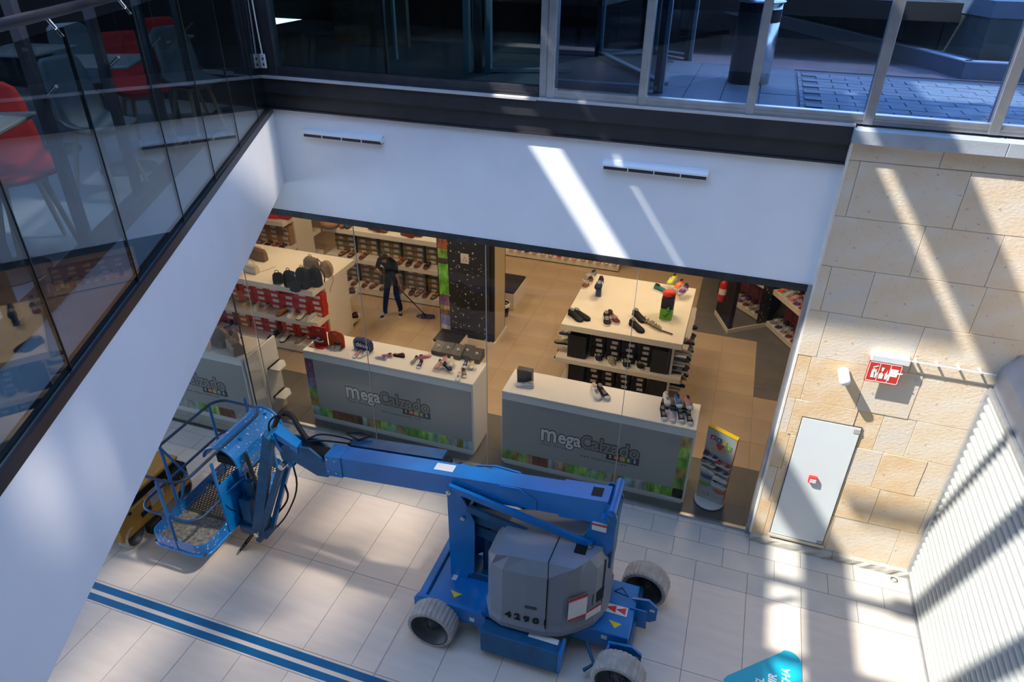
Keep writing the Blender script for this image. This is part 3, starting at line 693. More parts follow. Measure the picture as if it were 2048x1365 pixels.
# ---------------- sandal unit
gondola('sandal_gondola', 'long white shelving unit behind the mopping person, brown boxes with green trim', -8.85, -5.30, 4.80, 5.5, (0.20, 0.93, 1.62), endp=True, depth=.6)
SB = 'brown green-trimmed box'
for z0, n_, nm in ((0.93, 4, 'upper'), (0.20, 4, 'lower')):
    x = -8.75; k = 0
    while x < -5.7:
        nc = 2 if x < -6 else 1
        boxstack(x, nc, 0.26, 5.10, z0, 0.132, n_, kraft, kraftg if k % 5 != 4 else kraft, SB + ', %s shelf' % nm, 'green-trimmed shoe boxes, %s shelf' % nm, d=.2, gap=.008, c0=0 if nc == 1 else 1 + 2 * (4 - k))
        if nc == 1: break
        b = MB(); b.box(x + .525, x + .565, 5.09, 5.3, z0, z0 + .50); o = b.obj('box_divider', mat('divider_dark_green', (.012, .045, .02), .6)); tag(o, 'dark green divider on the %s shelf, %s from the left' % (nm, ORD[k]), 'divider', 'dark green dividers between brown boxes')
        x += .585; k += 1
srow = [('upper', .93, ['brown', 'brown', 'tan', None, None, 'orange', 'navy', 'pink', 'black'], [689, 705, 727, 745, 765, 800, 817, 835, 853]),
        ('lower', .20, ['black', 'rose', 'tan', 'orange', 'rose', 'orange', 'black', 'brown', 'burgundy', 'brown'], [695, 713, 733, 750, 770, 803, 824, 838, 852, 870])]
for nm, z, cs, xs_ in srow:
    for k, (c, x) in enumerate(zip(cs, xs_)):
        if not c: continue
        q = Yp(x, 0, 4.93); d = ray(x, 520 if z > .5 else 590); tt = (4.93 - CAM.y) / d.y; qx = CAM.x + d.x * tt
        shoe('sandal', c, (qx, 4.95, z), PI + R.uniform(-.2, .2), '%s sandal, %s from the left on the %s shelf behind the mopping person' % (c, ORD[k], nm), 'brown' if c != 'brown' else 'black', group='sandals on the %s shelf of the long unit' % nm)
for k, (c, p) in enumerate((('tan', (690, 452)), ('teal', (700, 453)), ('brown', (750, 461)), ('tan', (760, 463)), ('red', (815, 472)), ('brown', (830, 471)))):
    q = Zp(*p, 1.62); shoe('slip', c, (q.x, q.y, 1.62), [.1, .1, 1.2, 1.4, 1.2, 1.5][k], '%s leather shoe, %s from the left on top of the long sandal unit' % (c, ORD[k]), 'brown', group='leather shoes on top of the long unit', scale=1.15)
b = MB(); b.lathe([(0, 0), (.2, .0), (.23, .05), (.23, .14), (.0, .16)], 16); b.tube([(.2, 0, .1), (.3, .02, .06), (.42, 0, .04)], .02, 6); o = b.obj('folded_hat', mat('tan_leather', (.28, .15, .08), .6, var=.15, scale=9)); q = Zp(662, 452, 1.62); o.location = q; tag(o, 'flat tan leather bag lying at the left end of the long sandal unit', 'bag'); o.name = 'flat_bag'

# ---------------- dark pillar
mos = bpy.data.materials.new('black_mosaic'); mos.use_nodes = True; t_ = mos.node_tree; bs = t_.nodes['Principled BSDF']
co = t_.nodes.new('ShaderNodeTexCoord'); vo = t_.nodes.new('ShaderNodeTexVoronoi'); vo.inputs['Scale'].default_value = 17
t_.links.new(co.outputs['Object'], vo.inputs['Vector'])
sx_ = t_.nodes.new('ShaderNodeSeparateColor'); t_.links.new(vo.outputs['Color'], sx_.inputs[0])
rr = t_.nodes.new('ShaderNodeValToRGB'); rr.color_ramp.elements[0].position = .60; rr.color_ramp.elements[1].position = .95; rr.color_ramp.elements[0].color = (.012, .012, .012, 1); rr.color_ramp.elements[1].color = (.50, .45, .38, 1)
t_.links.new(sx_.outputs[0], rr.inputs[0])
r2 = t_.nodes.new('ShaderNodeValToRGB'); r2.color_ramp.elements[0].position = .25; r2.color_ramp.elements[1].position = .35; r2.color_ramp.elements[0].color = (1, 1, 1, 1); r2.color_ramp.elements[1].color = (0, 0, 0, 1)
t_.links.new(vo.outputs['Distance'], r2.inputs[0]); mx = t_.nodes.new('ShaderNodeMix'); mx.data_type = 'RGBA'; mx.inputs[6].default_value = (.008, .008, .009, 1)
t_.links.new(r2.outputs[0], mx.inputs[0]); t_.links.new(rr.outputs[0], mx.inputs[7]); t_.links.new(mx.outputs[2], bs.inputs['Base Color']); bs.inputs['Roughness'].default_value = .5
pl = thing('mosaic_pillar', 'tall dark mosaic pillar with a colourful printed strip and warning sign', 'pillar', (-4.85, 3.62, 0))
b = MB(); b.box(-.60, .60, 0, .72, .1, 3.98); b.obj('column', black, pl)
b = MB(); b.box(-.36, .46, -.008, 0, .12, 3.98); b.obj('mosaic_panel', mos, pl)
b = MB(); ms = [pmat(c) for c in 'sucprnlgrgrb']; zz = .12
for i, c in enumerate('subonpnnkgrb'):
    m = pmat(c)
    if m not in ms: ms.append(m)
    b.cur = ms.index(m); h = [.2, .25, .12, .1, .0, .25, .45, .25, .12, .2, .35, 1.5][i]
    b.box(-.58, -.37, -.009, 0, zz, zz + h); zz += h
b.obj('printed_strip', ms, pl)
b = MB(); b.box(.47, .52, -.02, 0, .1, 3.98); b.obj('edge_trim', mat('black_gloss', (.015, .015, .018), .15), pl)
b = MB(); b.box(.60, .612, .06, .66, .1, 3.98); b.obj('side_panel', mat('beige_side_panel', (.42, .33, .2), .3), pl)
b = MB(); b.box(-.63, .64, -.03, .75, 0, .1); b.obj('skirting', shelf_m, pl)
b = MB(); b.box(-.085, .085, -.016, -.008, 1.82, 2.03); sg = b.obj('warning_sign', mat('sign_paper', (.55, .52, .46), .6), pl)
b = MB(); b.tube([(-.05, -.019, 1.87), (.05, -.019, 1.87), (0, -.019, 1.97)], .005, 5, closed=True); b.obj('red_triangle', mat('sign_red', (.5, .02, .03), .5), sg)
# ---------------- benches
cush = mat('black_cushion', (0.012, 0.011, 0.012), 0.4)
for (x0, x1, y0, y1), lb in (((-5.27, -4.69, 2.77, 3.27), 'low white bench with black cushion in front of the dark pillar'), ((-5.24, -4.36, 5.28, 6.2), 'large white bench with black cushion behind the dark pillar')):
    t = thing('bench', lb, 'bench', ((x0 + x1) / 2, y0, 0), 0, 'fitting benches'); W = (x1 - x0) / 2; D = y1 - y0
    b = MB(); b.bbox(-W, W, 0, D, 0, .40, .006); b.obj('base', shelf_m, t)
    b = MB(); b.bbox(-W + .02, W - .005, .005, D - .01, .40, .46, .02); b.obj('cushion', cush, t)
# bin beside bench
t = thing('waste_bin', 'small black bin with white liner beside the large bench', 'bin', (-4.50, 4.98, 0)); b = MB(); b.lathe([(0, 0), (.10, 0), (.13, .32), (.12, .32), (.095, .02), (0, .02)], 16); b.obj('body', black, t)
b = MB(); b.lathe([(.11, .25), (.132, .33), (.14, .30), (.135, .24)], 16); b.obj('liner', cwhite, t)
# ---------------- low display at the back with shoes
gondola('low_back_display', 'low white display along the back of the shop with a row of shoes', -5.7, -2.5, 8.10, 8.8, (0.17, 1.1), depth=.5)
for k in range(14):
    x = 1018 + k * 16; q = Zp(x, 495 + (x - 1010) * .146 + 3, .27)
    c = ['rose', 'grey', 'black', 'tan', 'cream', 'beige', 'red', 'pink', 'rose', 'rose', 'tan', 'rose', 'cream', 'rose'][k]
    shoe('slip', c, (q.x, 8.23, 0.17), PI + R.uniform(-.2, .2), '%s shoe, %s from the left on the low display at the shop back' % (c, ORD[k]), 'beige', group='shoes on the low back display')
boxstack(-5.6, 9, 0.33, 8.44, 0.17, 0.13, 3, kraft, kraft, 'brown box, low back display', 'brown boxes on the low back display', d=.15)
# ---------------- central unit
cu_ = thing('central_display', 'large white display table with black shoe boxes on its shelves', 'display table', (-1.48, 2.46, 0))
cx0 = -1.48
b = MB(); b.bbox(-1.07, 1.07, 0.0, 2.25, 1.38, 1.5, .005); b.obj('table_top', shelf_m, cu_)
b = MB(); b.bbox(-1.14, 1.13, -.02, .52, .70, .80, .005); b.obj('shelf', shelf_m, cu_)
b = MB(); b.bbox(-1.10, 1.10, 0, 2.2, .0, .12, .005); b.obj('base_shelf', shelf_m, cu_)
b = MB(); b.box(-.95, .95, .52, .56, .1, 1.38); b.box(-.95, -.91, .10, 2.1, .1, 1.38); b.box(.91, .95, .10, 2.1, .1, 1.38); b.obj('upright_panel', shelf_m, cu_)
for z in (.45, .62, .80, .98, 1.16):
    b = MB(); b.box(.95, 1.15, .16, 2.1, z - .02, z); b.obj('side_shelf', shelf_m, cu_)
for z in (.62, .98):
    b = MB(); b.box(-1.14, -.95, .12, 2.0, z - .02, z); b.obj('side_shelf', shelf_m, cu_)
CB = 'black shoe box, %s table shelf'
for (a, z0, n_, nm) in ((-2.02, .80, 5, 'middle'), (-2.06, .12, 4, 'bottom')):
    for k in range(4): boxstack(a + k * .285, 1, 0.245, 2.66, z0, .112, n_, blackbox, blackbox, CB % nm, 'black shoe boxes on the %s shelf' % nm, d=.28, c0=k, side='left')
def bigbox(x0, x1, y0, y1, z0, z1, label):
    b = MB(); b.bbox(x0, x1, y0, y1, z0, z1, .005); b.box(x0 - .004, x1 + .004, y0 - .004, y1 + .004, z1 - .04, z1 + .003); tag(b.obj('display_box', mat('charcoal_box', (.020, .020, .021), .5, spec=.3)), label, 'box', 'large black boxes on the display table')
bigbox(-2.42, -2.08, 2.52, 2.86, .802, 1.27, 'large black box at the left end of the table middle shelf')
bigbox(-0.90, -0.60, 2.52, 2.90, .802, 1.27, 'large black box at the right end of the table middle shelf')
bigbox(-0.90, -0.55, 2.60, 2.96, .122, .60, 'large black box at the right end of the table bottom shelf')
bigbox(-2.42, -2.10, 2.60, 2.90, .122, .58, 'large black box at the left end of the table bottom shelf')
for k, (p, c, a) in enumerate((((1196, 715), 'black', 'white'), ((1222, 722), 'khaki', 'white'), ((1250, 727), 'black', 'white'), ((1278, 730), 'black', 'white'))):
    q = Zp(*p, .8); shoe('sneaker', c, (q.x, q.y, .80), PI + .35, '%s striped sneaker, %s from the left on the table middle shelf' % (c, ORD[k]), 'white', a, group='striped sneakers on the middle shelf', scale=1.12)
k = 0
for z in (.45, .62, .80, .98, 1.16):
    for y in (2.75, 3.15, 3.6, 4.05):
        if y > 3.2 and z > 1.0: continue
        c = ['black', 'grey', 'black', 'navy', 'khaki', 'burgundy'][k % 6]; k += 1
        shoe('sneaker', c, (-.42, y, z), PI / 2 + PI, '%s sneaker, right side rack, %s shelf up, %s from the front' % (c, ORD[[.45, .62, .80, .98, 1.16].index(z)], ORD[[2.75, 3.15, 3.6, 4.05].index(y)]), 'white' if k % 2 else 'black', 'white' if k % 3 == 0 else None, group='%s sneakers on the right side rack' % c)
for i, z in enumerate((.62, .98)):
    for y in (2.66, 2.95, 3.3):
        c = ['black', 'grey', 'black', 'khaki', 'navy', 'burgundy'][k % 6]; k += 1
        shoe('sneaker', c, (-2.53, y, z), PI / 2, '%s sneaker, left side rack, %s row, %s from the front' % (c, 'lower' if z < .8 else 'upper', ORD[[2.66, 2.95, 3.3].index(y)]), 'white' if k % 2 else 'black', 'white' if k % 3 == 0 else None, group='%s sneakers on the left side rack' % c)
# items on the table top
Tz = 1.5
def on(p, z): q = Zp(*p, z); return (q.x, q.y, z)
for p, kind, c, rz, lb in (((1151, 636), 'slip', 'black', PI + .9, 'left black slip-on shoe at the near left corner of the table'), ((1163, 635), 'slip', 'black', PI + 1.1, 'right black slip-on shoe at the near left corner of the table'),
                     ((1213, 643), 'sneaker', 'black', PI + .3, 'black sneaker with white stripe at the middle of the table front'), ((1226, 640), 'sneaker', 'burgundy', PI + .7, 'dark burgundy sneaker at the middle of the table front'),
                     ((1278, 637), 'slip', 'black', PI + .7, 'black shoe on the table, the farther one beside the feather duster'), ((1273, 657), 'slip', 'black', PI + .8, 'black shoe on the table, the nearer one beside the feather duster'),
                     ((1175, 571), 'sneaker', 'brown', PI - .2, 'brown striped sneaker at the far left corner of the table'), ((1180, 557), 'sneaker', 'grey', PI - .4, 'grey sneaker at the far left corner of the table'),
                     ((1324, 585), 'slip', 'teal', PI + 1.1, 'dark teal shoe on the table behind the green box')):
    shoe(kind, c, on(p, Tz), rz, lb, 'black' if c in ('black',) and kind == 'slip' else 'white', 'white' if kind == 'sneaker' else None, group='shoes on the display table top', scale=1.12)
acr = glass('acrylic_clear', (0.93, 0.94, 0.94), 0.8)
def stand(p, z, h, label, zz=None, w_=.10):
    t = thing('acrylic_riser', label, 'display riser', on(p, z), 0, 'clear acrylic risers')
    b = MB(); b.box(-w_, w_, -.05, .05, h - .004, h); b.box(-w_, -w_ + .004, -.05, .05, 0, h); b.box(w_ - .004, w_, -.05, .05, 0, h); b.obj('stand', acr, t); return t
t = stand((1197, 592), Tz, .22, 'clear riser at the far left part of the display table', w_=.06); q = on((1197, 592), Tz)
shoe('sneaker', 'navy', (q[0], q[1], Tz + .222), PI, 'navy sneaker standing on a clear riser on the display table', 'navy', 'white', scale=1.1)
b = MB(); b.box(-.06, .06, -.04, .03, 0, .2); o = b.obj('riser_block', mat('navy_block', (.02, .05, .13), .4)); o.location = (q[0], q[1] - .01, Tz + .0); tag(o, 'small navy block inside the clear riser on the table', 'block'); o.scale = (.8, .9, 1)
for k, (p, h, c) in enumerate((((1342, 578), .16, 'lime'), ((1356, 585), .12, 'fluo'), ((1365, 596), .14, 'purple'))):
    q = on(p, Tz); stand(p, Tz, h, 'clear riser under the %s sneaker on the display table' % ['lime', 'orange', 'purple'][k], w_=.06)
    shoe('sneaker', c, (q[0], q[1], Tz + h + .002), PI - .3, '%s sneaker on a clear riser at the far right of the table' % ['bright lime', 'bright orange', 'purple'][k], 'white', 'white', scale=.95)
gq = on((1330, 640), Tz)
t = thing('promotional_box', 'green and black display box with a check mark on the table', 'box', (gq[0], gq[1], Tz))
b = MB(); b.bbox(-.11, .11, 0, .26, 0, .20, .004); b.obj('green_box', mat('green_card', (.13, .42, .03), .5), t)
b = MB(); b.bbox(-.11, .11, .04, .26, .20, .40, .004); b.obj('black_box', mat('black_card', (.02, .02, .02), .5), t)
b = MB(); b.tube([(-.05, -.004, .09), (-.02, -.004, .06), (.05, -.004, .14)], .006, 5); b.obj('check_mark', black, t)
rb = MB(); rb.loft([[(r_ * math.cos(a), .15 + r_ * .8 * math.sin(a), z) for a in [2 * PI * i / 12 for i in range(12)]] for r_, z in ((.09, .402), (.12, .44), (.11, .49), (.06, .52), (.02, .53))])
o = rb.obj('red_cap', mat('bright_red_fabric', (.8, .04, .03), .6)); o.location = t.location; tag(o, 'bright red cap on top of the green and black box', 'cap'); 
shoe('sneaker', 'green', (gq[0] + .03, gq[1] - .04 + .06, Tz + .202), PI, 'small green sneaker standing on the green box', 'green', scale=.5)
# feather duster
a_ = Zp(1282, 640, Tz); c_ = Zp(1322, 663, Tz); e_ = Zp(1345, 671, Tz)
t = thing('feather_duster', 'grey fluffy feather duster lying across the table front right', 'duster', (a_.x, a_.y, Tz))
fm = mat('duster_fibre', (.33, .27, .20), .95, var=.2, scale=30); b = MB(); d_ = (c_ - a_)
for i in range(150):
    u = R.random(); p = d_ * u; p.z = .03; ang = R.uniform(0, 2 * PI); r_ = .085 * (1 - .35 * u)
    q = p + Vector((math.cos(ang) * r_ * .6, math.sin(ang) * r_, max(-.02, math.sin(ang * 1.7) * r_ * .6))) + d_.normalized() * R.uniform(-.03, .06)
    b.tube([p, q], [.012, .004], 4)
b.obj('fibres', fm, t); b = MB(); e2 = e_ - a_; b.tube([(0, 0, .02), (d_.x, d_.y, .02), (e2.x, e2.y, .02)], [.008, .012, .012], 6); b.obj('handle', black, t)

# ---------------- corner mirror column with extinguisher and right rack
mc = thing('mirror_column', 'dark angled column with mirror and mosaic face near the stone wall', 'column', (0.35, 5.86, 0))
P0, P1, P2 = Vector((.03 - .35, 6.68 - 5.86, 0)), Vector((0, 0, 0)), Vector((1.13 - .35, 6.46 - 5.86, 0))
b = MB(); b.prism([tuple(P0[:2]), tuple(P1[:2]), tuple(P2[:2]), (P2.x + .3, P2.y + .9), (P0.x + .4, P0.y + .9)], .1, 3.98); b.obj('column', black, mc)
b = MB(); b.prism([(P0.x - .02, P0.y), (-.0, -.03), (P2.x + .01, P2.y - .02), (P2.x, P2.y + .05), (0, .05), (P0.x + .05, P0.y)], 0, .1); b.obj('skirting', shelf_m, mc)
def face(b, A_, B_, u0, u1, z0, z1, off):
    d = (B_ - A_); n = Vector((d.y, -d.x, 0)).normalized() * off
    p, q = A_ + d * u0 + n, A_ + d * u1 + n
    b.add([(p.x, p.y, z0), (q.x, q.y, z0), (q.x, q.y, z1), (p.x, p.y, z1), (A_.x + d.x * u0, A_.y + d.y * u0, z0), (A_.x + d.x * u1, A_.y + d.y * u1, z0), (A_.x + d.x * u1, A_.y + d.y * u1, z1), (A_.x + d.x * u0, A_.y + d.y * u0, z1)], [(0, 1, 2, 3), (4, 7, 6, 5), (0, 4, 5, 1), (1, 5, 6, 2), (2, 6, 7, 3), (3, 7, 4, 0)])
mir = mat('mirror_silver', (.85, .85, .85), .02, metal=1.0)
b = MB(); face(b, P1, P2, .10, .72, .1, 3.98, .008); b.obj('mirror', mir, mc)
b = MB(); face(b, P1, P2, .73, 1.0, .1, 3.98, .006); b.obj('mosaic_panel', mos, mc)
ex = thing('fire_extinguisher', 'red fire extinguisher hanging on the dark angled column', 'extinguisher', (0.10, 6.12, 0.62))
b = MB(); b.lathe([(0, 0), (.07, .0), (.08, .03), (.08, .42), (.06, .48), (.025, .50), (.025, .54), (0, .54)], 16); b.obj('cylinder', mat('extinguisher_red', (.45, .015, .01), .35), ex)
b = MB(); b.lathe([(.0815, .18), (.0815, .32)], 16); b.obj('label', sticker, ex); b = MB(); b.box(-.015, .015, -.06, .03, .54, .57); b.tube([(0, -.03, .55), (-.09, -.04, .48), (-.10, -.02, .2)], .01, 6); b.obj('valve', black, ex)
U = Vector((.65, -1.07, 0)).normalized(); V = Vector((-U.y, U.x, 0)) * 1.0   # V points to the right-hand wall
rr_ = thing('sports_shoe_rack', 'angled white shelves with running shoes beside the mirror column', 'shelving unit', (1.13, 6.46, 0), math.atan2(U.y, U.x))
for z, nm in ((.14, 'base_shelf'), (.92, 'shelf'), (1.7, 'top_shelf')):
    b = MB(); b.bbox(0, 2.3, 0, .5, z - .12, z, .005); b.obj(nm, shelf_m, rr_)
b = MB(); b.box(0, 2.3, .5, .55, 0, 1.7); b.obj('back_panel', black, rr_)
def rr_pt(u, v, z): q = Vector((1.13, 6.46, 0)) + U * u + V * v; return (q.x, q.y, z)
k = 0
for z, nm in ((.14, 'lower'), (.92, 'upper')):
    for i in range(7):
        c = [['grey', 'navy', 'grey', 'burgundy', 'purple', 'grey', 'navy'], ['fluo', 'silver', 'pink', 'purple', 'red', 'pink', 'grey']][0 if z < .5 else 1][i]
        q = rr_pt(.14 + .20 * i, .17, z)
        shoe('sneaker', c, q, math.atan2(U.y, U.x) + PI / 2 + PI / 2 + .2, '%s running shoe, %s from the mirror on the %s angled shelf' % (c, ORD[i], nm), 'white', 'white', group='running shoes on the %s angled shelf' % nm, scale=1.1)
rdk = mat('burgundy_box', (.16, .03, .04), .6)
for i in range(6):
    for j in range(4):
        for z0 in (.14,):
            q = rr_pt(.25 + .3 * i, .34, z0 + j * .125)
            b = BOXM.setdefault('rk', None)
            if b is None:
                mb = MB(); mb.box(-.14, .14, 0, .14, 0, .12); BOXM['rk'] = mb.mesh('shoe_box', rdk)
            o = inst('shoe_box', BOXM['rk'], None, q, (0, 0, math.atan2(U.y, U.x))); tag(o, 'dark burgundy box, lower angled shelf, %s from the bottom, %s stack from the mirror' % (ORD[j], ORD[i]), 'box', 'burgundy boxes on the angled rack')

# ---------------- items on the counters
Cz = 1.45
orange_c = mat('orange_card', (.72, .09, .015), .5); navy_c = mat('navy_plush', (.02, .025, .13), .8)
# red backed card stand at the left end
q = on((640, 690), Cz); t = thing('shoe_stand_card', 'square red card stand holding a dark shoe at the counter left end', 'display card', q)
b = MB(); b.bbox(-.14, .14, .02, .04, 0, .34, .004); b.box(-.14, .14, -.12, .04, 0, .01); b.obj('card', mat('red_card', (.55, .02, .015), .45), t); b = MB(); b.box(-.12, .12, -.10, .02, .10, .108); b.obj('ledge', acr, t)
b = MB(); b.tube([(-.03, .018, .29), (0, .018, .26), (.03, .018, .29)], .004, 4); b.obj('emblem', lwhite, t)
shoe('sneaker', 'navy', (q[0], q[1] - .045, Cz + .11), PI / 2 + PI, 'dark navy baby shoe on the red card stand', 'white', 'white', scale=.62)
q = on((673, 694), Cz); t = thing('shoe_stand_card', 'orange rounded card stand behind grey baby shoes', 'display card', q)
b = MB(); b.prism([(-.15, 0), (.15, 0), (.155, .14), (.15, .22), (.12, .27), (0, .30), (-.12, .27), (-.15, .22), (-.155, .14)], .02, .035, 'y'); b.obj('card', orange_c, t)
b = MB(); b.box(-.15, .15, -.12, .03, .0, .012); b.obj('base', acr, t); b = MB(); b.tube([(-.03, .018, .25), (0, .018, .225), (.03, .018, .25)], .004, 4); b.obj('emblem', lwhite, t)
for dx, lb in ((-.035, 'left'), (.04, 'right')): shoe('sneaker', 'grey', (q[0] + dx + .02, q[1] - .06, Cz + .014), PI, '%s grey baby shoe in front of the orange card' % lb, 'white', 'white', scale=.5, group='grey baby shoes')
q = on((727, 700), Cz); t = thing('brand_block', 'navy rounded block sign with white lettering on the counter', 'sign', q, -.1)
out_ = [(-.17, .02), (-.15, 0), (.15, 0), (.17, .02), (.175, .13), (.15, .19), (0, .215), (-.15, .19), (-.175, .13)]
b = MB(); b.prism(out_, -.03, .05, 'y'); b.obj('block', navy_c, t); b = MB(); b.tube([(x * .88, -.033, .105 + (z - .105) * .85) for x, z in out_], .004, 4, closed=True); b.obj('outline', lwhite, t)
text('lettering', 'chicco', .115, lwhite, t, (0, -.033, .10), (PI / 2, 0, 0), .001, .004, .82)
items = [((714, 711), 'pink', 'white', PI, 'pink', 'left of the two baby shoes before the navy sign'), ((727, 713), 'white', 'white', PI - .5, 'white', 'right of the two baby shoes before the navy sign'),
         ((762, 718), 'lilac', 'white', PI / 2, 'lilac', 'left of the lilac pair right of the navy sign'), ((773, 714), 'pink', 'white', PI / 2 + .2, 'grey and pink', 'behind the lilac shoe right of the navy sign'),
         ((798, 713), 'burgundy', 'black', PI / 2, 'burgundy', 'single shoe in the middle of the counter'), ((829, 724), 'grey', 'white', PI - .1, 'grey and green', 'left of the three small shoes before the black boxes'),
         ((840, 732), 'navy', 'white', PI + .1, 'navy', 'nearest of the three small shoes before the black boxes'), ((850, 716), 'pink', 'pink', -PI / 4 * 3 + PI / 2, 'bright pink', 'touching the first black box'),
         ((889, 725), 'pink', 'white', PI + .2, 'pink', 'leaning against the second black box'), ((903, 730), 'cream', 'white', PI + .3, 'cream and green', 'leaning against the third black box'),
         ((931, 734), 'navy', 'white', PI + .2, 'blue strapped', 'leaning against the fourth black box'), ((944, 735), 'yellow', 'white', PI + .3, 'yellow strapped', 'leaning against the last black box'),
         ((877, 737), 'rose', 'rose', PI, 'dusty rose', 'left of the pair on the low clear riser'), ((895, 741), 'navy', 'black', PI + 1.0, 'dark navy', 'right of the pair on the low clear riser'),
         ((917, 757), 'white', 'white', PI + .2, 'white baby', 'nearest the right end of the middle counter'), ((928, 750), 'brown', 'white', PI + .5, 'brown and white', 'second nearest the right end of the middle counter')]
for (p, c, s, rz, w1, lb) in items:
    zo = .05 if 'riser' in lb else .03 if 'leaning' in lb else 0
    shoe('canvas' if s == 'white' and c != 'grey' else 'sneaker', c, (*on(p, Cz)[:2], Cz + zo + .001), rz, w1 + ' shoe, ' + lb, s, scale=.62)
stand((886, 744), Cz, .048, 'low wide clear riser near the front edge of the middle counter', w_=.16); stand((938, 740), Cz, .028, 'low clear riser at the right end of the middle counter', w_=.12); stand((896, 734), Cz, .028, 'low clear riser before the black boxes', w_=.12)
LOGO = MB(); LOGO.tube([(-.022, 0, .028), (.006, 0, .002), (-.022, 0, -.024)], .007, 4); LOGO.tube([(-.05, 0, .002), (-.03, 0, .002)], .008, 4)
LOGOM = LOGO.mesh('emblem', lwhite)
bbm = mat('warm_black_card', (.028, .024, .02), .45)
for k, p in enumerate(((872, 711), (892, 715), (911, 719), (930, 720), (949, 727))):
    q = on(p, Cz); t = thing('sloping_shoe_box', 'black shoe box with white arrow emblem, %s of five on the counter' % ORD[k], 'box', q, R.uniform(-.15, .1), 'five black arrow boxes')
    b = MB(); b.prism([(0, 0), (.24, 0), (.24, .15), (.20, .17), (0, .08)], -.088, .088, 'x'); b.obj('box', bbm, t)
    o = inst('emblem', LOGOM, t, (0.0, .12, .135), (-PI / 2 + .42 + PI, 0, PI / 2)); 
q = on((1049, 768), Cz); t = thing('arrow_shoe_box', 'black shoe box with white arrow emblem standing at the left end of the counter', 'box', q)
b = MB(); b.bbox(-.12, .12, 0, .10, 0, .26, .004, M=Matrix.Rotation(.12, 4, 'X')); b.obj('box', bbm, t); o = inst('emblem', LOGOM, t, (0.03, -.012, .15), (0.1, 0, 0), (1.5, 1, 1.5))
shoe('canvas', 'white', (q[0] + .03, q[1] - .07, Cz), PI / 2 + .2, 'white canvas shoe lying before the arrow box at the counter left end', 'white', scale=.85)
shoe('canvas', 'white', on((1191, 789), Cz), PI + .5, 'white shoe of the pair in the middle of the counter', 'white', scale=1.0)
shoe('canvas', 'black', on((1206, 790), Cz), PI + .7, 'black shoe of the pair in the middle of the counter', 'white', scale=1.0)
q = on((1352, 816), Cz); b = MB(); b.bbox(-.22, .22, -.09, .09, 0, .10, .004); o = b.obj('flat_shoe_box', mat('black_print_box', (.02, .02, .022), .4)); o.location = q; o.rotation_euler = (0, 0, -.06); tag(o, 'long black box lying at the right end of the counter', 'box')
text('lettering', 'CONVERSE  CONVERSE', .04, lwhite, o, (0, -.0915, .05), (PI / 2, 0, 0), .0005, 0, .9)
for k, (dx, c) in enumerate(((-.15, 'white'), (.02, 'blue'), (.17, 'pink'))):
    shoe('canvas', c, (q[0] + dx, q[1] - .01, Cz + .102), PI + .35, '%s canvas shoe on top of the long black box' % c, 'white', scale=.78)
for k, (p, c) in enumerate((((1326, 832), 'black'), ((1343, 835), 'lilac'), ((1361, 837), 'black'), ((1378, 841), 'black'))):
    shoe('canvas', c, on(p, Cz), PI + .3, '%s canvas shoe, %s of four before the long black box' % ('grey' if c == 'lilac' else 'black', ORD[k]), 'white', scale=.78)

# ---------------- bags
def backpack(loc, rz, w_, h, d, m, label, name='backpack', cat='backpack', tagm=None, group=None):
    t = thing(name, label, cat, loc, rz, group)
    b = MB(); rings = []
    for (z, s, q) in ((0, .85, .9), (.02, .98, 1.0), (h * .45, 1.0, 1.0), (h * .8, .9, .85), (h * .95, .65, .6), (h, .3, .3)):
        rings.append([(w_ / 2 * s * math.copysign(abs(math.cos(a)) ** .5, math.cos(a)), d / 2 * q * math.copysign(abs(math.sin(a)) ** .5, math.sin(a)), z) for a in [2 * PI * i / 14 for i in range(14)]])
    b.loft(rings); b.obj('body', m, t)
    b = MB(); b.bbox(-w_ * .36, w_ * .36, -d / 2 - .035, -d / 2 + .03, .03, h * .42, .02); b.obj('pocket', m, t)
    b = MB(); b.tube(smoothpath([(-.035, 0, h * .96), (-.03, 0, h + .05), (.03, 0, h + .05), (.035, 0, h * .96)]), .007, 6); b.obj('handle', m, t)
    b = MB()
    for s in (-1, 1): b.tube(smoothpath([(s * w_ * .25, d / 2, h * .85), (s * w_ * .42, d / 2 + .06, h * .5), (s * w_ * .38, d / 2 + .03, .04)]), .012, 6)
    b.obj('straps', m, t)
    if tagm: b = MB(); b.box(-.022, .022, -d / 2 - .04, -d / 2 - .036, h * .12, h * .34); b.obj('price_tag', tagm, t)
    return t
bk = mat('black_nylon', (.006, .006, .007), .75, var=.3, scale=8, spec=.2); bk2 = mat('charcoal_nylon', (.010, .010, .013), .7, spec=.2); brn = mat('taupe_leather', (.16, .105, .085), .5, var=.1, scale=5); brn2 = mat('brown_leather', (.17, .10, .06), .5, var=.15, scale=6); cr_ = mat('cream_leather', (.62, .54, .44), .5)
backpack(on((557, 566), 1.5), .5, .20, .22, .12, bk2, 'small dark navy sling bag, leftmost of the dark bags', 'sling_bag', 'bag')
backpack(on((581, 573), 1.5), .1, .22, .34, .16, bk, 'black backpack second from the left on the bag unit')
backpack(on((592, 582), 1.5), -.1, .20, .20, .14, bk, 'small round black bag at the shelf edge of the bag unit', 'round_bag', 'bag')
backpack(on((609, 575), 1.5), -.05, .28, .42, .20, bk, 'largest black backpack with white tag on the bag unit', tagm=lwhite)
backpack(on((633, 571), 1.5), -.2, .26, .38, .18, bk, 'black backpack nearest the shelf corner with white straps')
backpack(on((625, 545), 1.5), -.1, .34, .34, .18, mat('olive_brown_canvas', (.14, .10, .06), .7, var=.15, scale=8), 'brown canvas bag behind the black backpacks', 'canvas_bag', 'bag')
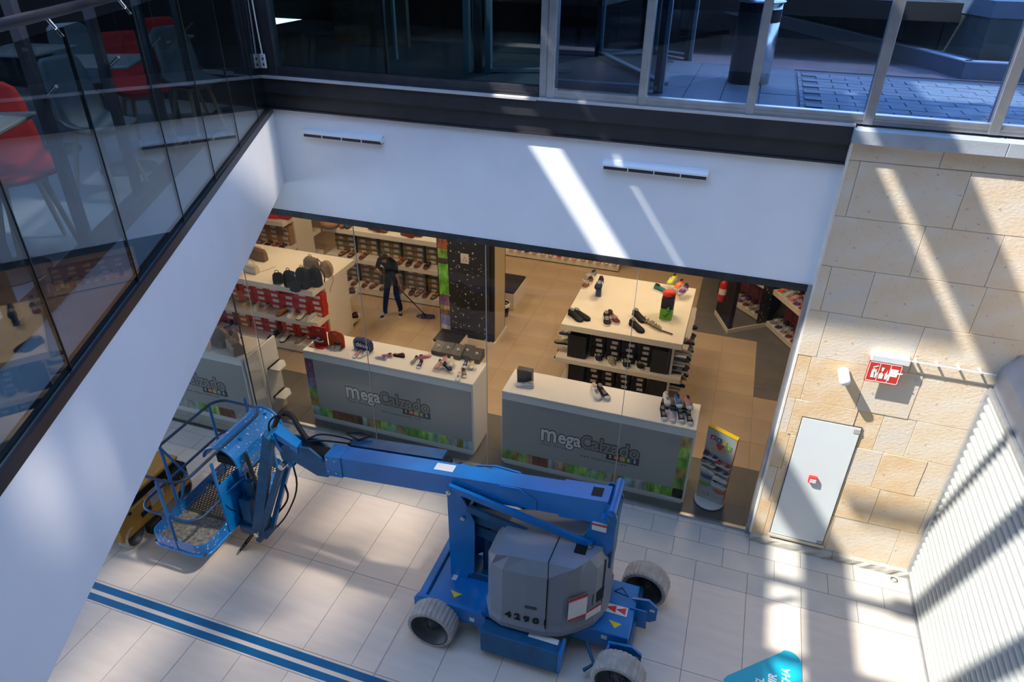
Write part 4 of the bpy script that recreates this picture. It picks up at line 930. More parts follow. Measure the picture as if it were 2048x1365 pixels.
q = on((656, 553), 1.5); t = thing('round_straw_bag', 'round straw bag with strap at the right end of the bag unit', 'bag', q, -.35)
b = MB(); b.lathe([(0, -.04), (.15, -.04), (.165, -.03), (.17, 0), (.165, .03), (.15, .04), (0, .04)], 28, M=Matrix.Translation((0, 0, .17)) @ Matrix.Rotation(PI / 2 - .15, 4, 'X')); b.obj('body', mat('straw', (.34, .22, .10), .8, var=.25, scale=20), t)
b = MB(); b.tube([(.15 * math.cos(a), -.045, .17 + .15 * math.sin(a)) for a in [2 * PI * i / 24 for i in range(24)]], .008, 5, closed=True); b.obj('rim', brn2, t)
b = MB(); b.tube(smoothpath([(.15, 0, .12), (.24, -.06, .02), (.30, -.10, .012), (.34, -.20, -.02), (.36, -.26, -.14)]), .006, 5); b.obj('strap', brn2, t)
def handbag(loc, rz, w_, h, d, m, label, hh=.12, name='handbag', group=None):
    t = thing(name, label, 'bag', loc, rz, group)
    b = MB(); b.loft([[(w_ / 2 * s * sx, d / 2 * q * sy, z) for sx, sy in ((-1, -1), (-.8, -1.1), (.8, -1.1), (1, -1), (1, 1), (.8, 1.1), (-.8, 1.1), (-1, 1))] for z, s, q in ((0, .95, .9), (.02, 1, 1), (h * .6, .98, .9), (h, .88, .35))], smooth=False); b.obj('body', m, t)
    b = MB(); b.bbox(-w_ * .44, w_ * .44, -d * .5, d * .3, h * .72, h * .98, .01); b.obj('flap', m, t)
    b = MB()
    for s in (-1, 1): b.tube(smoothpath([(-w_ * .3, s * d * .12, h * .95), (-w_ * .22, s * d * .15, h + hh), (w_ * .22, s * d * .15, h + hh), (w_ * .3, s * d * .12, h * .95)]), .006, 6)
    b.obj('handles', m, t); return t
handbag(on((518, 520), 1.5), -.05, .40, .26, .12, brn2, 'brown leather handbag standing at the left on the bag unit', .03)
handbag(on((505, 545), 1.5), -.1, .30, .18, .12, cr_, 'cream handbag with open handles before the brown handbag', .1)
t = thing('shoulder_strap', 'thin beige strap of the cream bag lying on the unit', 'strap', on((520, 545), 1.5)); b = MB(); e1 = Zp(552, 533, 1.5) - Zp(520, 545, 1.5); b.tube(smoothpath([(0, 0, .01), (e1.x * .5, e1.y * .3, .01), (e1.x, e1.y, .01)]), .006, 5); b.obj('band', cr_, t)
rdl = mat('red_leather', (.55, .03, .02), .4)
handbag(on((543, 436), 1.5), .2, .38, .22, .14, rdl, 'red handbag, left of the two on the back-left unit', .05); handbag(on((568, 437), 1.5), 0, .36, .17, .14, mat('dark_red_leather', (.38, .015, .03), .4), 'dark red handbag, right of the two on the back-left unit', .03)
backpack(on((444, 692), 1.45), .1, .34, .34, .16, brn, 'taupe flap backpack standing on the hidden counter', name='flap_backpack')
handbag(on((472, 705), 1.45), -.5, .30, .24, .18, mat('mauve_leather', (.20, .13, .10), .5), 'taupe slouchy tote at the right end of the hidden counter', .08, 'tote_bag')
backpack(on((465, 684), 1.45), -.1, .26, .26, .14, mat('dark_brown_leather', (.10, .05, .04), .5), 'dark brown bag squeezed behind the taupe tote', name='brown_bag', cat='bag')
backpack(on((402, 688), 1.45), .1, .28, .20, .16, mat('patterned_grey_fabric', (.40, .42, .48), .7, var=.5, scale=22), 'pale patterned bag beside the white fascia edge', name='patterned_bag', cat='bag')

# ---------------- free-standing shoe stand
q = Zp(1419, 990, 0); t = thing('promo_shoe_stand', 'tall free-standing card display with shoes on a round base', 'display stand', (0.43, 0.44, 0), math.radians(-14))
b = MB(); b.lathe([(0, 0), (.225, 0), (.23, .01), (.23, .035), (0, .035)], 32); b.obj('base_disc', mat('base_blue', (.02, .05, .18), .4), t)
b = MB(); b.lathe([(0, .035), (.228, .035), (.222, .042), (0, .042)], 32); b.obj('base_plate', cwhite, t)
sil = mat('silver_card', (.50, .52, .53), .4, metal=.2)
b = MB(); b.prism([(-.20, .042), (.20, .042), (.22, 1.30), (-.22, 1.38)], -.02, .05, 'y'); pn = b.obj('panel', sil, t)
b = MB(); b.add([(-.225, -.025, 1.38), (.225, -.025, 1.30), (.225, .055, 1.30), (-.225, .055, 1.38), (-.225, -.025, 1.395), (.225, -.025, 1.315), (.225, .055, 1.315), (-.225, .055, 1.395)], [(0, 3, 2, 1), (4, 5, 6, 7), (0, 1, 5, 4), (1, 2, 6, 5), (2, 3, 7, 6), (3, 0, 4, 7)]); b.obj('yellow_edge', mat('edge_yellow', (.70, .45, .01), .5), t)
b = MB(); b.add([(.201, -.022, .042), (.221, -.022, 1.30), (.221, .052, 1.30), (.201, .052, .042), (.207, -.022, .042), (.227, -.022, 1.30), (.227, .052, 1.30), (.207, .052, .042)], [(0, 1, 2, 3), (4, 7, 6, 5), (0, 4, 5, 1), (1, 5, 6, 2), (2, 6, 7, 3), (3, 7, 4, 0)]); b.obj('orange_edge', orange_c, t)
for (x, z, c, r_) in ((-.10, .50, (.02, .10, .28), .10), (-.11, .36, (.20, .42, .04), .10), (.12, .30, (.62, .16, .05), .10)):
    b = MB(); b.prism([(x - r_, z)] + [(x + r_ * math.cos(a), z - r_ * .75 * math.sin(a)) for a in [PI - PI * i / 10 for i in range(1, 10)]] + [(x + r_, z)], -.024, -.020, 'y'); b.obj('coloured_half_disc', flat('disc_%d' % int(z * 100), c), t)
b = MB(); hp = [(.0 + .165 * math.cos(a), 1.12 + .15 * math.sin(a)) for a in [PI + PI * i / 12 for i in range(13)]]
b.prism(hp, -.023, -.020, 'y'); b.obj('printed_hands', flat('printed_skin', (.62, .40, .30), var=.2, scale=14), t)
b = MB(); b.prism([(0, 1.02), (.055, 1.10), (.05, 1.14), (.02, 1.15), (0, 1.125), (-.02, 1.15), (-.05, 1.14), (-.055, 1.10)], -.026, -.022, 'y'); b.obj('printed_heart', flat('heart_red', (.6, .03, .03)), t)
for k, (x, z, c) in enumerate(((-.12, 1.22, (.6, .03, .03)), (-.03, 1.20, (.02, .10, .35)), (.05, 1.17, (.65, .45, .02)), (.13, 1.12, (.25, .5, .05)))):
    b = MB(); b.box(x - .038, x + .038, -.027, -.022, z - .04, z + .04); b.obj('letter_tile', flat('tile_c%d' % k, c), t); text('lettering', 'dEAL'[k], .06, lwhite, t, (x, -.028, z), (PI / 2, 0, 0), .0005, .002)
for k, (ch, c) in enumerate(zip('GEOX', ((.5, .1, .1), (.1, .1, .1), (.5, .4, .05), (.5, .35, .05)))):
    text('lettering', ch, .085, flat('geo_%d' % k, c), t, (-.10 + k * .07, -.021, .14), (PI / 2, 0, 0), .0005, .001, .9)
for k, (x, z, c) in enumerate(((-.10, .88, 'navy'), (-.11, .74, 'grey'), (-.11, .60, 'white'), (.10, .80, 'red'), (.10, .66, 'navy'), (.10, .52, 'white'), (.10, .40, 'silver'))):
    M_ = Matrix.Rotation(math.radians(-14), 3, 'Z'); pos = M_ @ Vector((x, -.055, z)) + Vector((.43, .44, 0))
    shoe('sneaker', c, tuple(pos), math.radians(-14) + PI / 2 + PI, '%s child shoe on the card stand, %s column, %s from the top' % (c, 'left' if x < 0 else 'right', ORD[k if x < 0 else k - 3]), 'white', 'white', scale=.68)
    b = MB(); b.box(x - .09, x + .09, -.09, -.02, z - .006, z - .001); b.obj('ledge', acr, t)
# ================================================================== PERSON WITH MOP
cloth = mat('black_clothes', (.005, .005, .006), .95, var=.3, scale=12, spec=.1); skin = mat('skin', (.36, .19, .12), .55); hair = mat('dark_hair', (.010, .007, .006), .5, var=.4, scale=30, bump=.4, bscale=90)
def skinned(name, nodes, edges, m, parent, sub=2, root=0):
    me = bpy.data.meshes.new(name); me.from_pydata([n[0] for n in nodes], edges, []); me.materials.append(m)
    o = bpy.data.objects.new(name, me); C.objects.link(o)
    sk = o.modifiers.new('skin', 'SKIN'); sk.use_smooth_shade = True
    for i, n in enumerate(nodes):
        v = me.skin_vertices[0].data[i]; r = n[1]; v.radius = r if isinstance(r, tuple) else (r, r); v.use_root = (i == root)
    if sub: s = o.modifiers.new('sub', 'SUBSURF'); s.levels = sub; s.render_levels = sub
    bpy.context.view_layer.update()
    dg = bpy.context.evaluated_depsgraph_get(); me2 = bpy.data.meshes.new_from_object(o.evaluated_get(dg)); me2.name = name
    bpy.data.objects.remove(o); me2.materials.clear(); me2.materials.append(m)
    for p in me2.polygons: p.use_smooth = True
    o = bpy.data.objects.new(name, me2); C.objects.link(o); o.parent = parent
    return o
F1, F2 = Zp(769, 632, 0), Zp(800, 628, 0)
PX, PY = -6.86, 4.22
pe = thing('person', 'person in black clothes with dark hair bending to mop the shop floor', 'person', (PX, PY, 0))
l1 = F1 - Vector((PX, PY, 0)); l2 = F2 - Vector((PX, PY, 0))
# joints, local; the person faces the camera side (-y) and slightly right
nodes = [((0, .06, .92), (.155, .115)),          # 0 pelvis
         ((-.02, .03, 1.10), (.140, .105)),       # 1 waist
         ((-.02, -.06, 1.26), (.165, .120)),      # 2 chest
         ((-.01, -.12, 1.36), (.150, .095)),      # 3 upper chest
         ((0, -.19, 1.42), .055),                 # 4 neck
         ((.01, -.27, 1.46), .075),               # 5 head base (skull under hair)
         ((-.10, .05, .86), .095), ((l1.x * .6 - .02, l1.y * .5, .50), .070), ((l1.x, l1.y + .05, .12), .055), ((l1.x, l1.y + .04, .06), .045),   # 6-9 leg L
         ((.10, .05, .86), .095), ((l2.x * .65, l2.y * .5, .50), .070), ((l2.x, l2.y + .05, .12), .055), ((l2.x, l2.y + .04, .06), .045),         # 10-13 leg R
         ((-.19, -.10, 1.34), .065), ((-.27, -.12, 1.13), .050), ((-.27, -.20, 1.03), .040),        # 14-16 upper arm sleeve L
         ((.19, -.14, 1.33), .065), ((.26, -.22, 1.14), .050)]                                     # 17-18 sleeve R
edges = [(0, 1), (1, 2), (2, 3), (3, 4), (4, 5), (0, 6), (6, 7), (7, 8), (8, 9), (0, 10), (10, 11), (11, 12), (12, 13), (3, 14), (14, 15), (3, 17), (17, 18)]
nodes2 = [n for i, n in enumerate(nodes) if i != 16]
edges = [(a if a < 16 else a - 1, b if b < 16 else b - 1) for a, b in edges]
skinned('body', nodes2, edges, cloth, pe)
# forearms with hands
def hand(base, dirv, grip, nm):
    d = Vector(dirv).normalized(); g = Vector(grip).normalized(); s = d.cross(g).normalized(); B = Vector(base)
    nd = [(tuple(B), (.026, .018)), (tuple(B + d * .045), (.036, .016)), (tuple(B + d * .085), (.038, .014))]; ed = [(0, 1), (1, 2)]
    for k in range(4):
        off = s * (-.028 + .019 * k); L_ = (.034, .040, .038, .030)[k]; r0 = B + d * .085 + off; i0 = len(nd)
        nd += [(tuple(r0), .0095), (tuple(r0 + d * L_), .009), (tuple(r0 + d * L_ * .9 + g * L_ * .8), .0085), (tuple(r0 + d * L_ * .2 + g * L_ * 1.0), .0075)]
        ed += [(2, i0), (i0, i0 + 1), (i0 + 1, i0 + 2), (i0 + 2, i0 + 3)]
    r0 = B + d * .03 - s * .034; i0 = len(nd); nd += [(tuple(r0), .012), (tuple(r0 - s * .02 + d * .03 + g * .015), .011), (tuple(r0 - s * .01 + d * .055 + g * .035), .009)]; ed += [(0, i0), (i0, i0 + 1), (i0 + 1, i0 + 2)]
    return nd, ed
def forearm(el, wr, grip, nm):
    e = Vector(el); w_ = Vector(wr); nd, ed = hand(w_, (w_ - e), grip, nm)
    n0 = [(tuple(e), .042), (tuple(e.lerp(w_, .3)), .040), (tuple(e.lerp(w_, .75)), .029)]
    nd = n0 + nd; ed = [(0, 1), (1, 2), (2, 3)] + [(a + 3, b + 3) for a, b in ed]
    return skinned('forearm', nd, ed, skin, pe, 1)
mopL = Zp(852, 632, .04) - Vector((PX, PY, 0))          # mop head
mtop = Vector((-.02, -.30, 1.16))                       # top of the handle at the left hand
dm = (mopL - mtop).normalized()
gR = mtop + dm * .42
forearm((-.27, -.13, 1.12), tuple(mtop + Vector((-.10, .03, -.02))), (0, -1, -.2), 'l')
forearm((.26, -.23, 1.13), tuple(gR + Vector((.03, .07, .07))), (-.6, -.5, 0), 'r')
# head with face, tipped down
H = Vector((.02, -.29, 1.50)); Mh = Matrix.Translation(H) @ Matrix.Rotation(.75, 4, 'X') @ Matrix.Rotation(.35, 4, 'Z')
hd = MB(); rings = []
for (z, rx, ry, oy) in ((-.115, .030, .035, -.035), (-.10, .045, .055, -.025), (-.07, .058, .075, -.012), (-.03, .068, .088, 0), (.02, .072, .094, .004), (.06, .068, .088, .008), (.09, .052, .068, .010), (.108, .025, .035, .010)):
    rings.append([(rx * math.cos(a), oy + ry * math.sin(a), z) for a in [2 * PI * i / 16 for i in range(16)]])
hd.loft(rings, M=Mh); hd.loft([[(x * s, -.088 - e, z) for x, z in ((-.012, -.035), (.012, -.035), (.006, .012), (-.006, .012))] for s, e in ((1, -.01), (.8, .018))], M=Mh)
for s in (-1, 1): hd.loft([[(s * (.068 + dx), .0 + r_ * .018 * math.cos(a), -.01 + r_ * .03 * math.sin(a)) for a in [2 * PI * i / 8 for i in range(8)]] for dx, r_ in ((0, 1), (.012, .9))], M=Mh)
hd.obj('head', skin, pe)
eb = MB()
for s in (-1, 1): eb.lathe([(0, -.008), (.007, -.004), (.009, 0), (.007, .004), (0, .008)], 8, M=Mh @ Matrix.Translation((s * .028, -.083, .002)))
eb.obj('eyes', lwhite, pe); mt = MB(); mt.tube([(-.022, -.078, -.062), (0, -.084, -.060), (.022, -.078, -.062)], .005, 5, M=Mh); mt.obj('mouth', mat('lips', (.30, .08, .07), .5), pe)
hr = MB(); rings = []
for (z, rx, ry, oy) in ((-.13, .060, .050, .065), (-.08, .074, .070, .045), (-.03, .080, .088, .026), (.02, .083, .098, .020), (.07, .078, .095, .014), (.105, .058, .070, .012), (.122, .022, .030, .012)):
    rings.append([(rx * math.cos(a) * (1 + .03 * math.sin(5 * a)), oy + ry * math.sin(a) * (1 + .03 * math.sin(7 * a)), z) for a in [2 * PI * i / 20 for i in range(20)]])
hr.loft(rings, M=Mh)
for s in (-1, 1): hr.tube(smoothpath([(s * .06, -.03, .08), (s * .082, -.05, .0), (s * .075, -.06, -.08), (s * .06, -.05, -.15)]), [.030 - .0013 * k for k in range(16)], 8, M=Mh)
hr.obj('hair', hair, pe)
for l_, rz, nm in ((l1, PI - .05, 'left'), (l2, PI + .55, 'right')):
    for part, m in (('sole', cm('white')), ('upper', cm('black')), ('laces', cm('white')), ('stripe', cm('white'))):
        o = pm_('shoe_' + part, SP[part], m, pe); o.location = (l_.x + .03 * math.sin(rz) * -1, l_.y - .02, 0); o.rotation_euler = (0, 0, rz)
# mop
mo = thing('mop', 'dust mop with dark handle and blue fringe head held by the person', 'mop', (PX, PY, 0))
b = MB(); b.tube([tuple(mtop - dm * .10), tuple(mopL)], .013, 8); b.obj('handle', black, mo)
b = MB(); b.bbox(-.18, .18, -.05, .05, -.015, .012, .005, M=Matrix.Translation(mopL) @ Matrix.Rotation(.25, 4, 'Z')); b.obj('mop_plate', mat('mop_plate_blue', (.02, .03, .12), .5), mo)
b = MB(); mm = Matrix.Translation(mopL) @ Matrix.Rotation(.25, 4, 'Z')
for i in range(110):
    a = R.uniform(0, 2 * PI); p0 = Vector((.17 * math.cos(a), .04 * math.sin(a), 0)); p1 = Vector((p0.x * 1.2 + R.uniform(-.02, .02), p0.y * 2.0 + R.uniform(-.02, .02), -.030)); pm = (p0 + p1) / 2 + Vector((0, 0, .022))
    b.tube([mm @ p0, mm @ pm, mm @ p1], [.010, .012, .007], 4)
b.obj('fringe', mat('mop_fringe', (.05, .06, .16), .95, var=.6, scale=40), mo)
# ================================================================== BLUE BOOM LIFT
blue = mat('lift_blue', (0.0, 0.14, 0.40), 0.36, var=0.16, scale=2.2, coat=0.3); blued = mat('lift_blue_dull', (0.0, 0.07, 0.165), 0.45, var=0.25, scale=5)
hood_m = mat('hood_grey', (0.185, 0.20, 0.23), 0.38, var=0.06, scale=2); rub = mat('tyre_grey_rubber', (0.33, 0.30, 0.27), 0.85, var=0.16, scale=9, bump=.3, bscale=60)
rimm = mat('wheel_rim_dark', (0.045, 0.05, 0.055), 0.5, metal=.3); decal = mat('decal_white', (0.62, 0.62, 0.60), 0.5, var=.05, scale=30); dred = mat('decal_red', (0.50, 0.02, 0.02), 0.5); dyel = mat('decal_yellow', (0.62, 0.50, 0.02), 0.5)
pbl = mat('paint_spattered_blue', (0.0, 0.14, 0.42), 0.35, coat=.6)
def spatter(m, thr, sc, col):
    t = m.node_tree; bs = t.nodes['Principled BSDF']; co = t.nodes.new('ShaderNodeTexCoord'); n = t.nodes.new('ShaderNodeTexNoise'); n.inputs['Scale'].default_value = sc; n.inputs['Detail'].default_value = 3
    r = t.nodes.new('ShaderNodeValToRGB'); r.color_ramp.elements[0].position = thr; r.color_ramp.elements[1].position = thr + .03; mx = t.nodes.new('ShaderNodeMix'); mx.data_type = 'RGBA'
    t.links.new(co.outputs['Object'], n.inputs['Vector']); t.links.new(n.outputs['Fac'], r.inputs[0]); t.links.new(r.outputs[0], mx.inputs[0])
    if bs.inputs['Base Color'].links: t.links.new(bs.inputs['Base Color'].links[0].from_socket, mx.inputs[6])
    else: mx.inputs[6].default_value = bs.inputs['Base Color'].default_value
    mx.inputs[7].default_value = (*col, 1); t.links.new(mx.outputs[2], bs.inputs['Base Color'])
spatter(pbl, .63, 24, (.55, .56, .58)); spatter(blue, .76, 34, (.5, .6, .75)); spatter(hood_m, .755, 28, (.5, .5, .5))
LO = Vector((-1.40, -2.45, 0))
lift = thing('boom_lift', 'blue articulated boom lift with grey hood and paint-spattered basket on the mall floor', 'boom lift', tuple(LO))
LI = Matrix.Translation(-LO)
def P(b, name, m, par=None, label=None):
    o = b.obj(name, m); o.parent = par or lift; o.matrix_parent_inverse = LI if par is None else Matrix.Identity(4)
    if label: o['label'] = label
    return o
# chassis
b = MB(); b.bbox(-2.74, -1.85, -2.96, -1.95, .22, .48, .01); b.bbox(-1.9, -.7, -2.7, -2.0, .18, .46, .01); b.bbox(-.95, -.28, -2.72, -1.92, .22, .48, .01); P(b, 'chassis', blue)
b = MB(); b.prism([(-2.88, .50), (-2.84, .56), (-2.0, .56), (-1.95, .50), (-1.93, .16), (-2.02, .16), (-2.05, .36), (-2.88, .36)], -3.02, -2.97, 'y'); P(b, 'side_rail', blue)
b = MB(); b.bbox(-2.86, -2.76, -3.0, -1.9, .36, .50, .01); P(b, 'end_beam', blue)
b = MB(); b.bbox(-1.96, -.98, -3.17, -2.98, .10, .47, .012); bx_ = P(b, 'battery_box', blued)
b = MB(); b.box(-1.40, -1.04, -3.06, -2.99, .471, .4725); o = b.obj('decal', decal, bx_)
b = MB(); b.bbox(-1.0, -.965, -3.19, -2.96, .16, .50, .006); P(b, 'latch_plate', blue)
for (x0, x1, y0) in ((-.34, -.02, -2.16), (-.50, -.10, -2.86)):
    b = MB(); b.prism([(x0, .20), (x0, .50), (x1 - .12, .54), (x1, .44), (x1, .22), (x1 - .08, .16)], y0, y0 + .03, 'y'); b.prism([(x0, .20), (x0, .50), (x1 - .12, .50), (x1 - .1, .2)], y0 - .14, y0 - .12, 'y'); b.box(x0, x0 + .03, y0 - .14, y0 + .02, .2, .49); pl_ = P(b, 'axle_bracket', blue)
    b = MB(); b.box(x1 - .09, x1 - .03, y0 - .002, y0, .36, .40); b.obj('reflector', decal, pl_)
for k in range(2):
    x = -.60 + .0 + k * .13; b = MB()
    yy = -2.36; b.prism([(-.62 + k * .12, yy), (-.50 + k * .12, yy - .055), (-.50 + k * .12, yy + .05)], .4845, .486, 'z'); P(b, 'red_arrow', dred)
b = MB(); b.box(-.64, -.36, -2.43, -2.30, .482, .484); P(b, 'arrow_backing', decal)
for (cx_, cy_, m) in ((-2.42, -2.80, dyel), (-.47, -2.58, dyel)):
    b = MB(); b.prism([(cx_ - .085, cy_ + .045), (cx_ + .075, cy_ + .03), (cx_ + .005, cy_ - .05)], .482, .485, 'z'); P(b, 'warning_triangle', m)
b = MB(); b.tube([(-.57, -2.10, .485), (-.39, -2.13, .485), (-.49, -2.02, .485)], .006, 5, closed=True); P(b, 'triangle_outline', black)
b = MB(); b.box(-2.56, -2.50, -2.60, -2.48, .481, .484); b.box(-2.15, -2.09, -3.024, -3.02, .38, .44); b.box(-.60, -.53, -2.724, -2.72, .36, .42); P(b, 'small_decals', decal)['kind'] = 'stuff'
# wheels
def wheel_meshes(r=.30, w_=.26):
    n = 30; tr = MB()
    prof = [(r - .055, 0), (r - .012, .004), (r, .03), (r, w_ - .03), (r - .012, w_ - .004), (r - .055, w_)]
    vs = []; fs = []
    for i in range(n * 2):
        for (q, y) in prof:
            tw = math.sin(y / w_ * PI) * .10
            a = 2 * PI * i / (n * 2) + tw
            rr = q - (.012 if (i % 2 == 0 and q > r - .02) else 0)
            vs.append((rr * math.cos(a), y, rr * math.sin(a)))
    k = len(prof)
    for i in range(n * 2):
        for j in range(k - 1):
            A_ = i * k + j; B_ = ((i + 1) % (n * 2)) * k + j; fs.append((A_, A_ + 1, B_ + 1, B_))
    tr.add(vs, fs)
    ri = MB(); ri.loft([[(q * math.cos(a), y, q * math.sin(a)) for a in [2 * PI * i / 32 for i in range(32)]] for q, y in ((r - .055, w_), (r - .055, 0.0), (r - .07, .005), (r - .08, .10), (.12, .13), (.0001, .13))], cap0=True, cap1=True)
    hb = MB(); hb.loft([[(q * math.cos(a), y, q * math.sin(a)) for a in [2 * PI * i / 20 for i in range(20)]] for q, y in ((.10, .13), (.10, .10), (.085, .085), (.04, .085), (.035, .07), (.001, .07))], cap0=False)
    for i in range(8): a = 2 * PI * i / 8; hb.cyl((.075 * math.cos(a), .092, .075 * math.sin(a)), (.075 * math.cos(a), .075, .075 * math.sin(a)), .009, 6)
    return tr.mesh('tyre', rub), ri.mesh('rim', rimm), hb.mesh('hub', rimm)
WM = wheel_meshes()
for (x, y, rz) in ((-2.58, -3.26, 0), (-.24, -1.83, -.10), (-.32, -3.22, -.06), (-2.58, -2.02, 0)):
    wh = bpy.data.objects.new('wheel', WM[0]); C.objects.link(wh); wh.parent = lift; wh.location = (x - LO.x, y - LO.y, .30); wh.rotation_euler = (0, .3 * x, rz)
    inst('rim', WM[1], wh); inst('hub', WM[2], wh)
b = MB(); b.cyl((-2.58, -3.1, .30), (-2.58, -1.9, .30), .06, 12); P(b, 'axle', blued); b = MB(); b.cyl((-.28, -3.05, .30), (-.28, -1.8, .30), .05, 12); b.tube([(-.75, -2.78, .28), (-.62, -2.95, .18), (-.72, -3.05, .14)], .022, 6); P(b, 'axle', blued)
# turret ring and hood
b = MB(); b.cyl((-1.3, -2.45, .44), (-1.3, -2.45, .56), .42, 32); P(b, 'turntable_ring', rimm)
def zl(z, pts): return [tuple(Zp(x, y, z)) for x, y in pts]
base_px = [(974, 1205), (979, 1236), (1001, 1251), (1047, 1264), (1089, 1273), (1121, 1274), (1153, 1265), (1186, 1251), (1207, 1230), (1218, 1206), (1223, 1170)]
B0 = zl(.52, base_px) + [(-.62, -1.98, .52), (-.95, -1.88, .52), (-1.6, -1.95, .52), (-2.0, -2.2, .52)]
def up(p, z, f=0.0): c_ = Vector((-1.3, -2.5, z)); q = Vector((p[0], p[1], z)); return tuple(q + (c_ - q) * f)
B1 = [up(p, .60, -.012) for p in B0]; B2 = [up(p, .68, .02) for p in B0]
zs_ = [1.40, 1.44, 1.46, 1.47, 1.48, 1.50, 1.50, 1.48, 1.46, 1.46, 1.46, 1.5, 1.5, 1.45, 1.40]
B3 = [up(p, z, .03) for p, z in zip(B0, zs_)]
Tq = zl(1.64, [(987, 1108), (992, 1110), (1018, 1112), (1052, 1118), (1102, 1128), (1150, 1139), (1165, 1130), (1180, 1120), (1193, 1110), (1200, 1104), (1206, 1096)])
B4 = Tq + [up(B0[11], 1.64, .12), up(B0[12], 1.64, .25), up(B0[13], 1.64, .35), up(B0[14], 1.62, .25)]
hd_ = MB(); hd_.loft([B0, B1, B2, B3, B4], smooth=False); hood = P(hd_, 'hood', hood_m)
def onwall(px, py, yv): return Yp(px, py, yv)
# seam, number, latch, decals on the front face of the hood
def wallz(px, pyb, pyt):
    q0, q1 = Zp(px[0], pyb, .52), Zp(px[1], pyt, 1.48)
    return q0, q1
def strip(x, z0, z1, w_, off=.006):
    # thin strip on the hood wall between the ring points, at world x
    pts = B0[2:8]
    for p, q in zip(pts, pts[1:]):
        if p[0] <= x <= q[0]:
            f = (x - p[0]) / (q[0] - p[0]); y = p[1] + (q[1] - p[1]) * f; d = Vector((q[0] - p[0], q[1] - p[1], 0)).normalized(); return x, y, d
    return x, pts[-1][1], Vector((1, 0, 0))
def hpt(x, z):
    x_, y, d = strip(x, 0, 0, 0); c_ = Vector((-1.3, -2.5, z)); f = .02 + .01 * (z - .68) / .8; q = Vector((x_, y, z)); q = q + (c_ - q) * f
    n = Vector((d.y, -d.x, 0)); n = n if n.y < 0 else -n; return q + n * .004, d, n
def hquad(b, x0, x1, z0, z1, off=0.0):
    a0, d, n = hpt(x0, z0); a1, _, _ = hpt(x1, z0); a2, _, _ = hpt(x1, z1); a3, _, _ = hpt(x0, z1); n_ = n * (.004 + off)
    b.add([tuple(v) for v in (a0, a1, a2, a3)] + [tuple(v + n_) for v in (a0, a1, a2, a3)], [(4, 5, 6, 7), (0, 1, 5, 4), (1, 2, 6, 5), (2, 3, 7, 6), (3, 0, 4, 7)])
b = MB(); hquad(b, -1.215, -1.200, .54, 1.47); P(b, 'seam', black, hood)
b = MB(); t0 = Vector(B4[4]); t1 = Zp(1119, 1074, 1.645); b.tube([tuple(hpt(-1.207, 1.47)[0]), tuple(t0 + Vector((-.03, 0, .004))), tuple(t1)], .006, 5); P(b, 'seam', black, hood)
b = MB(); hquad(b, -1.46, -1.32, .93, .97); P(b, 'latch', rimm, hood)
for k, ch in enumerate('42901'):
    a0, d, n = hpt(-1.66 + k * .112, .74); o = text('lettering', ch, .13, black, None, tuple(a0 + n * .004), (PI / 2, 0, math.atan2(d.y, d.x)), .001, .006, 1.1); o.parent = hood
b = MB()
def rq(b, u0, u1, z0, z1, off):   # quads on the right-front hood wall
    p, q = Vector(B0[5]), Vector(B0[8]); c_ = Vector((-1.3, -2.5, 0))
    def w3(u, z): v = p.lerp(q, u); v.z = z; cc = Vector((-1.3, -2.5, z)); v = v + (cc - v) * (.0); d = (q - p).normalized(); n = Vector((d.y, -d.x, 0)); n = n if n.y < 0 else -n; return v + n * (off + .035 * math.sin(PI * min(1, max(0, u))))
    vs = [w3(u0, z0), w3(u1, z0), w3(u1, z1), w3(u0, z1)]
    b.add([tuple(v) for v in vs] + [tuple(v - Vector((.0, -.02, 0))) for v in vs], [(0, 1, 2, 3), (0, 4, 5, 1), (1, 5, 6, 2), (2, 6, 7, 3), (3, 7, 4, 0)])
rq(b, .08, .46, .80, 1.16, .035); P(b, 'instruction_plate', decal, hood); b = MB(); rq(b, .08, .46, 1.125, 1.16, .039); rq(b, .08, .46, .80, .83, .039); P(b, 'red_border', dred, hood)
b = MB(); rq(b, .47, .84, .70, .84, .03); P(b, 'instruction_plate', decal, hood); b = MB(); rq(b, .47, .84, .82, .84, .034); P(b, 'red_border', dred, hood)
b = MB(); rq(b, .62, .90, .88, 1.06, .012); rq(b, .885, .905, .55, 1.50, -.0); P(b, 'hood_opening', black, hood)
b = MB(); c0 = Zp(1151, 1083, 1.646); b.box(c0.x + .02, c0.x + .15, c0.y - .16, c0.y + .10, 1.60, 1.648); P(b, 'hood_notch', black, hood)
# riser uprights, links, pins
for y0 in (-2.52, -2.16):
    b = MB(); b.prism([(-2.60, .44), (-2.40, .42), (-2.36, .56), (-2.28, .62), (-2.26, 1.50), (-2.36, 1.74), (-2.44, 1.90), (-2.52, 2.00), (-2.60, 1.97)], y0, y0 + .025, 'y'); P(b, 'riser_plate', blue)
    b = MB(); b.prism([(-.92, 1.42), (-.72, 1.42), (-.62, 1.62), (-.60, 2.10), (-.66, 2.26), (-.76, 2.27), (-.84, 2.16), (-.90, 1.86), (-1.00, 1.60)], y0, y0 + .025, 'y'); P(b, 'knuckle_plate', blue)
b = MB(); b.box(-2.60, -2.575, -2.50, -2.16, .46, 1.95); P(b, 'riser_web', blued)
b = MB(); b.bbox(-.66, -.61, -2.5, -2.15, 1.3, 2.1, .01); b.box(-1.0, -.7, -2.5, -2.15, .6, 1.5); P(b, 'knuckle_web', blued)
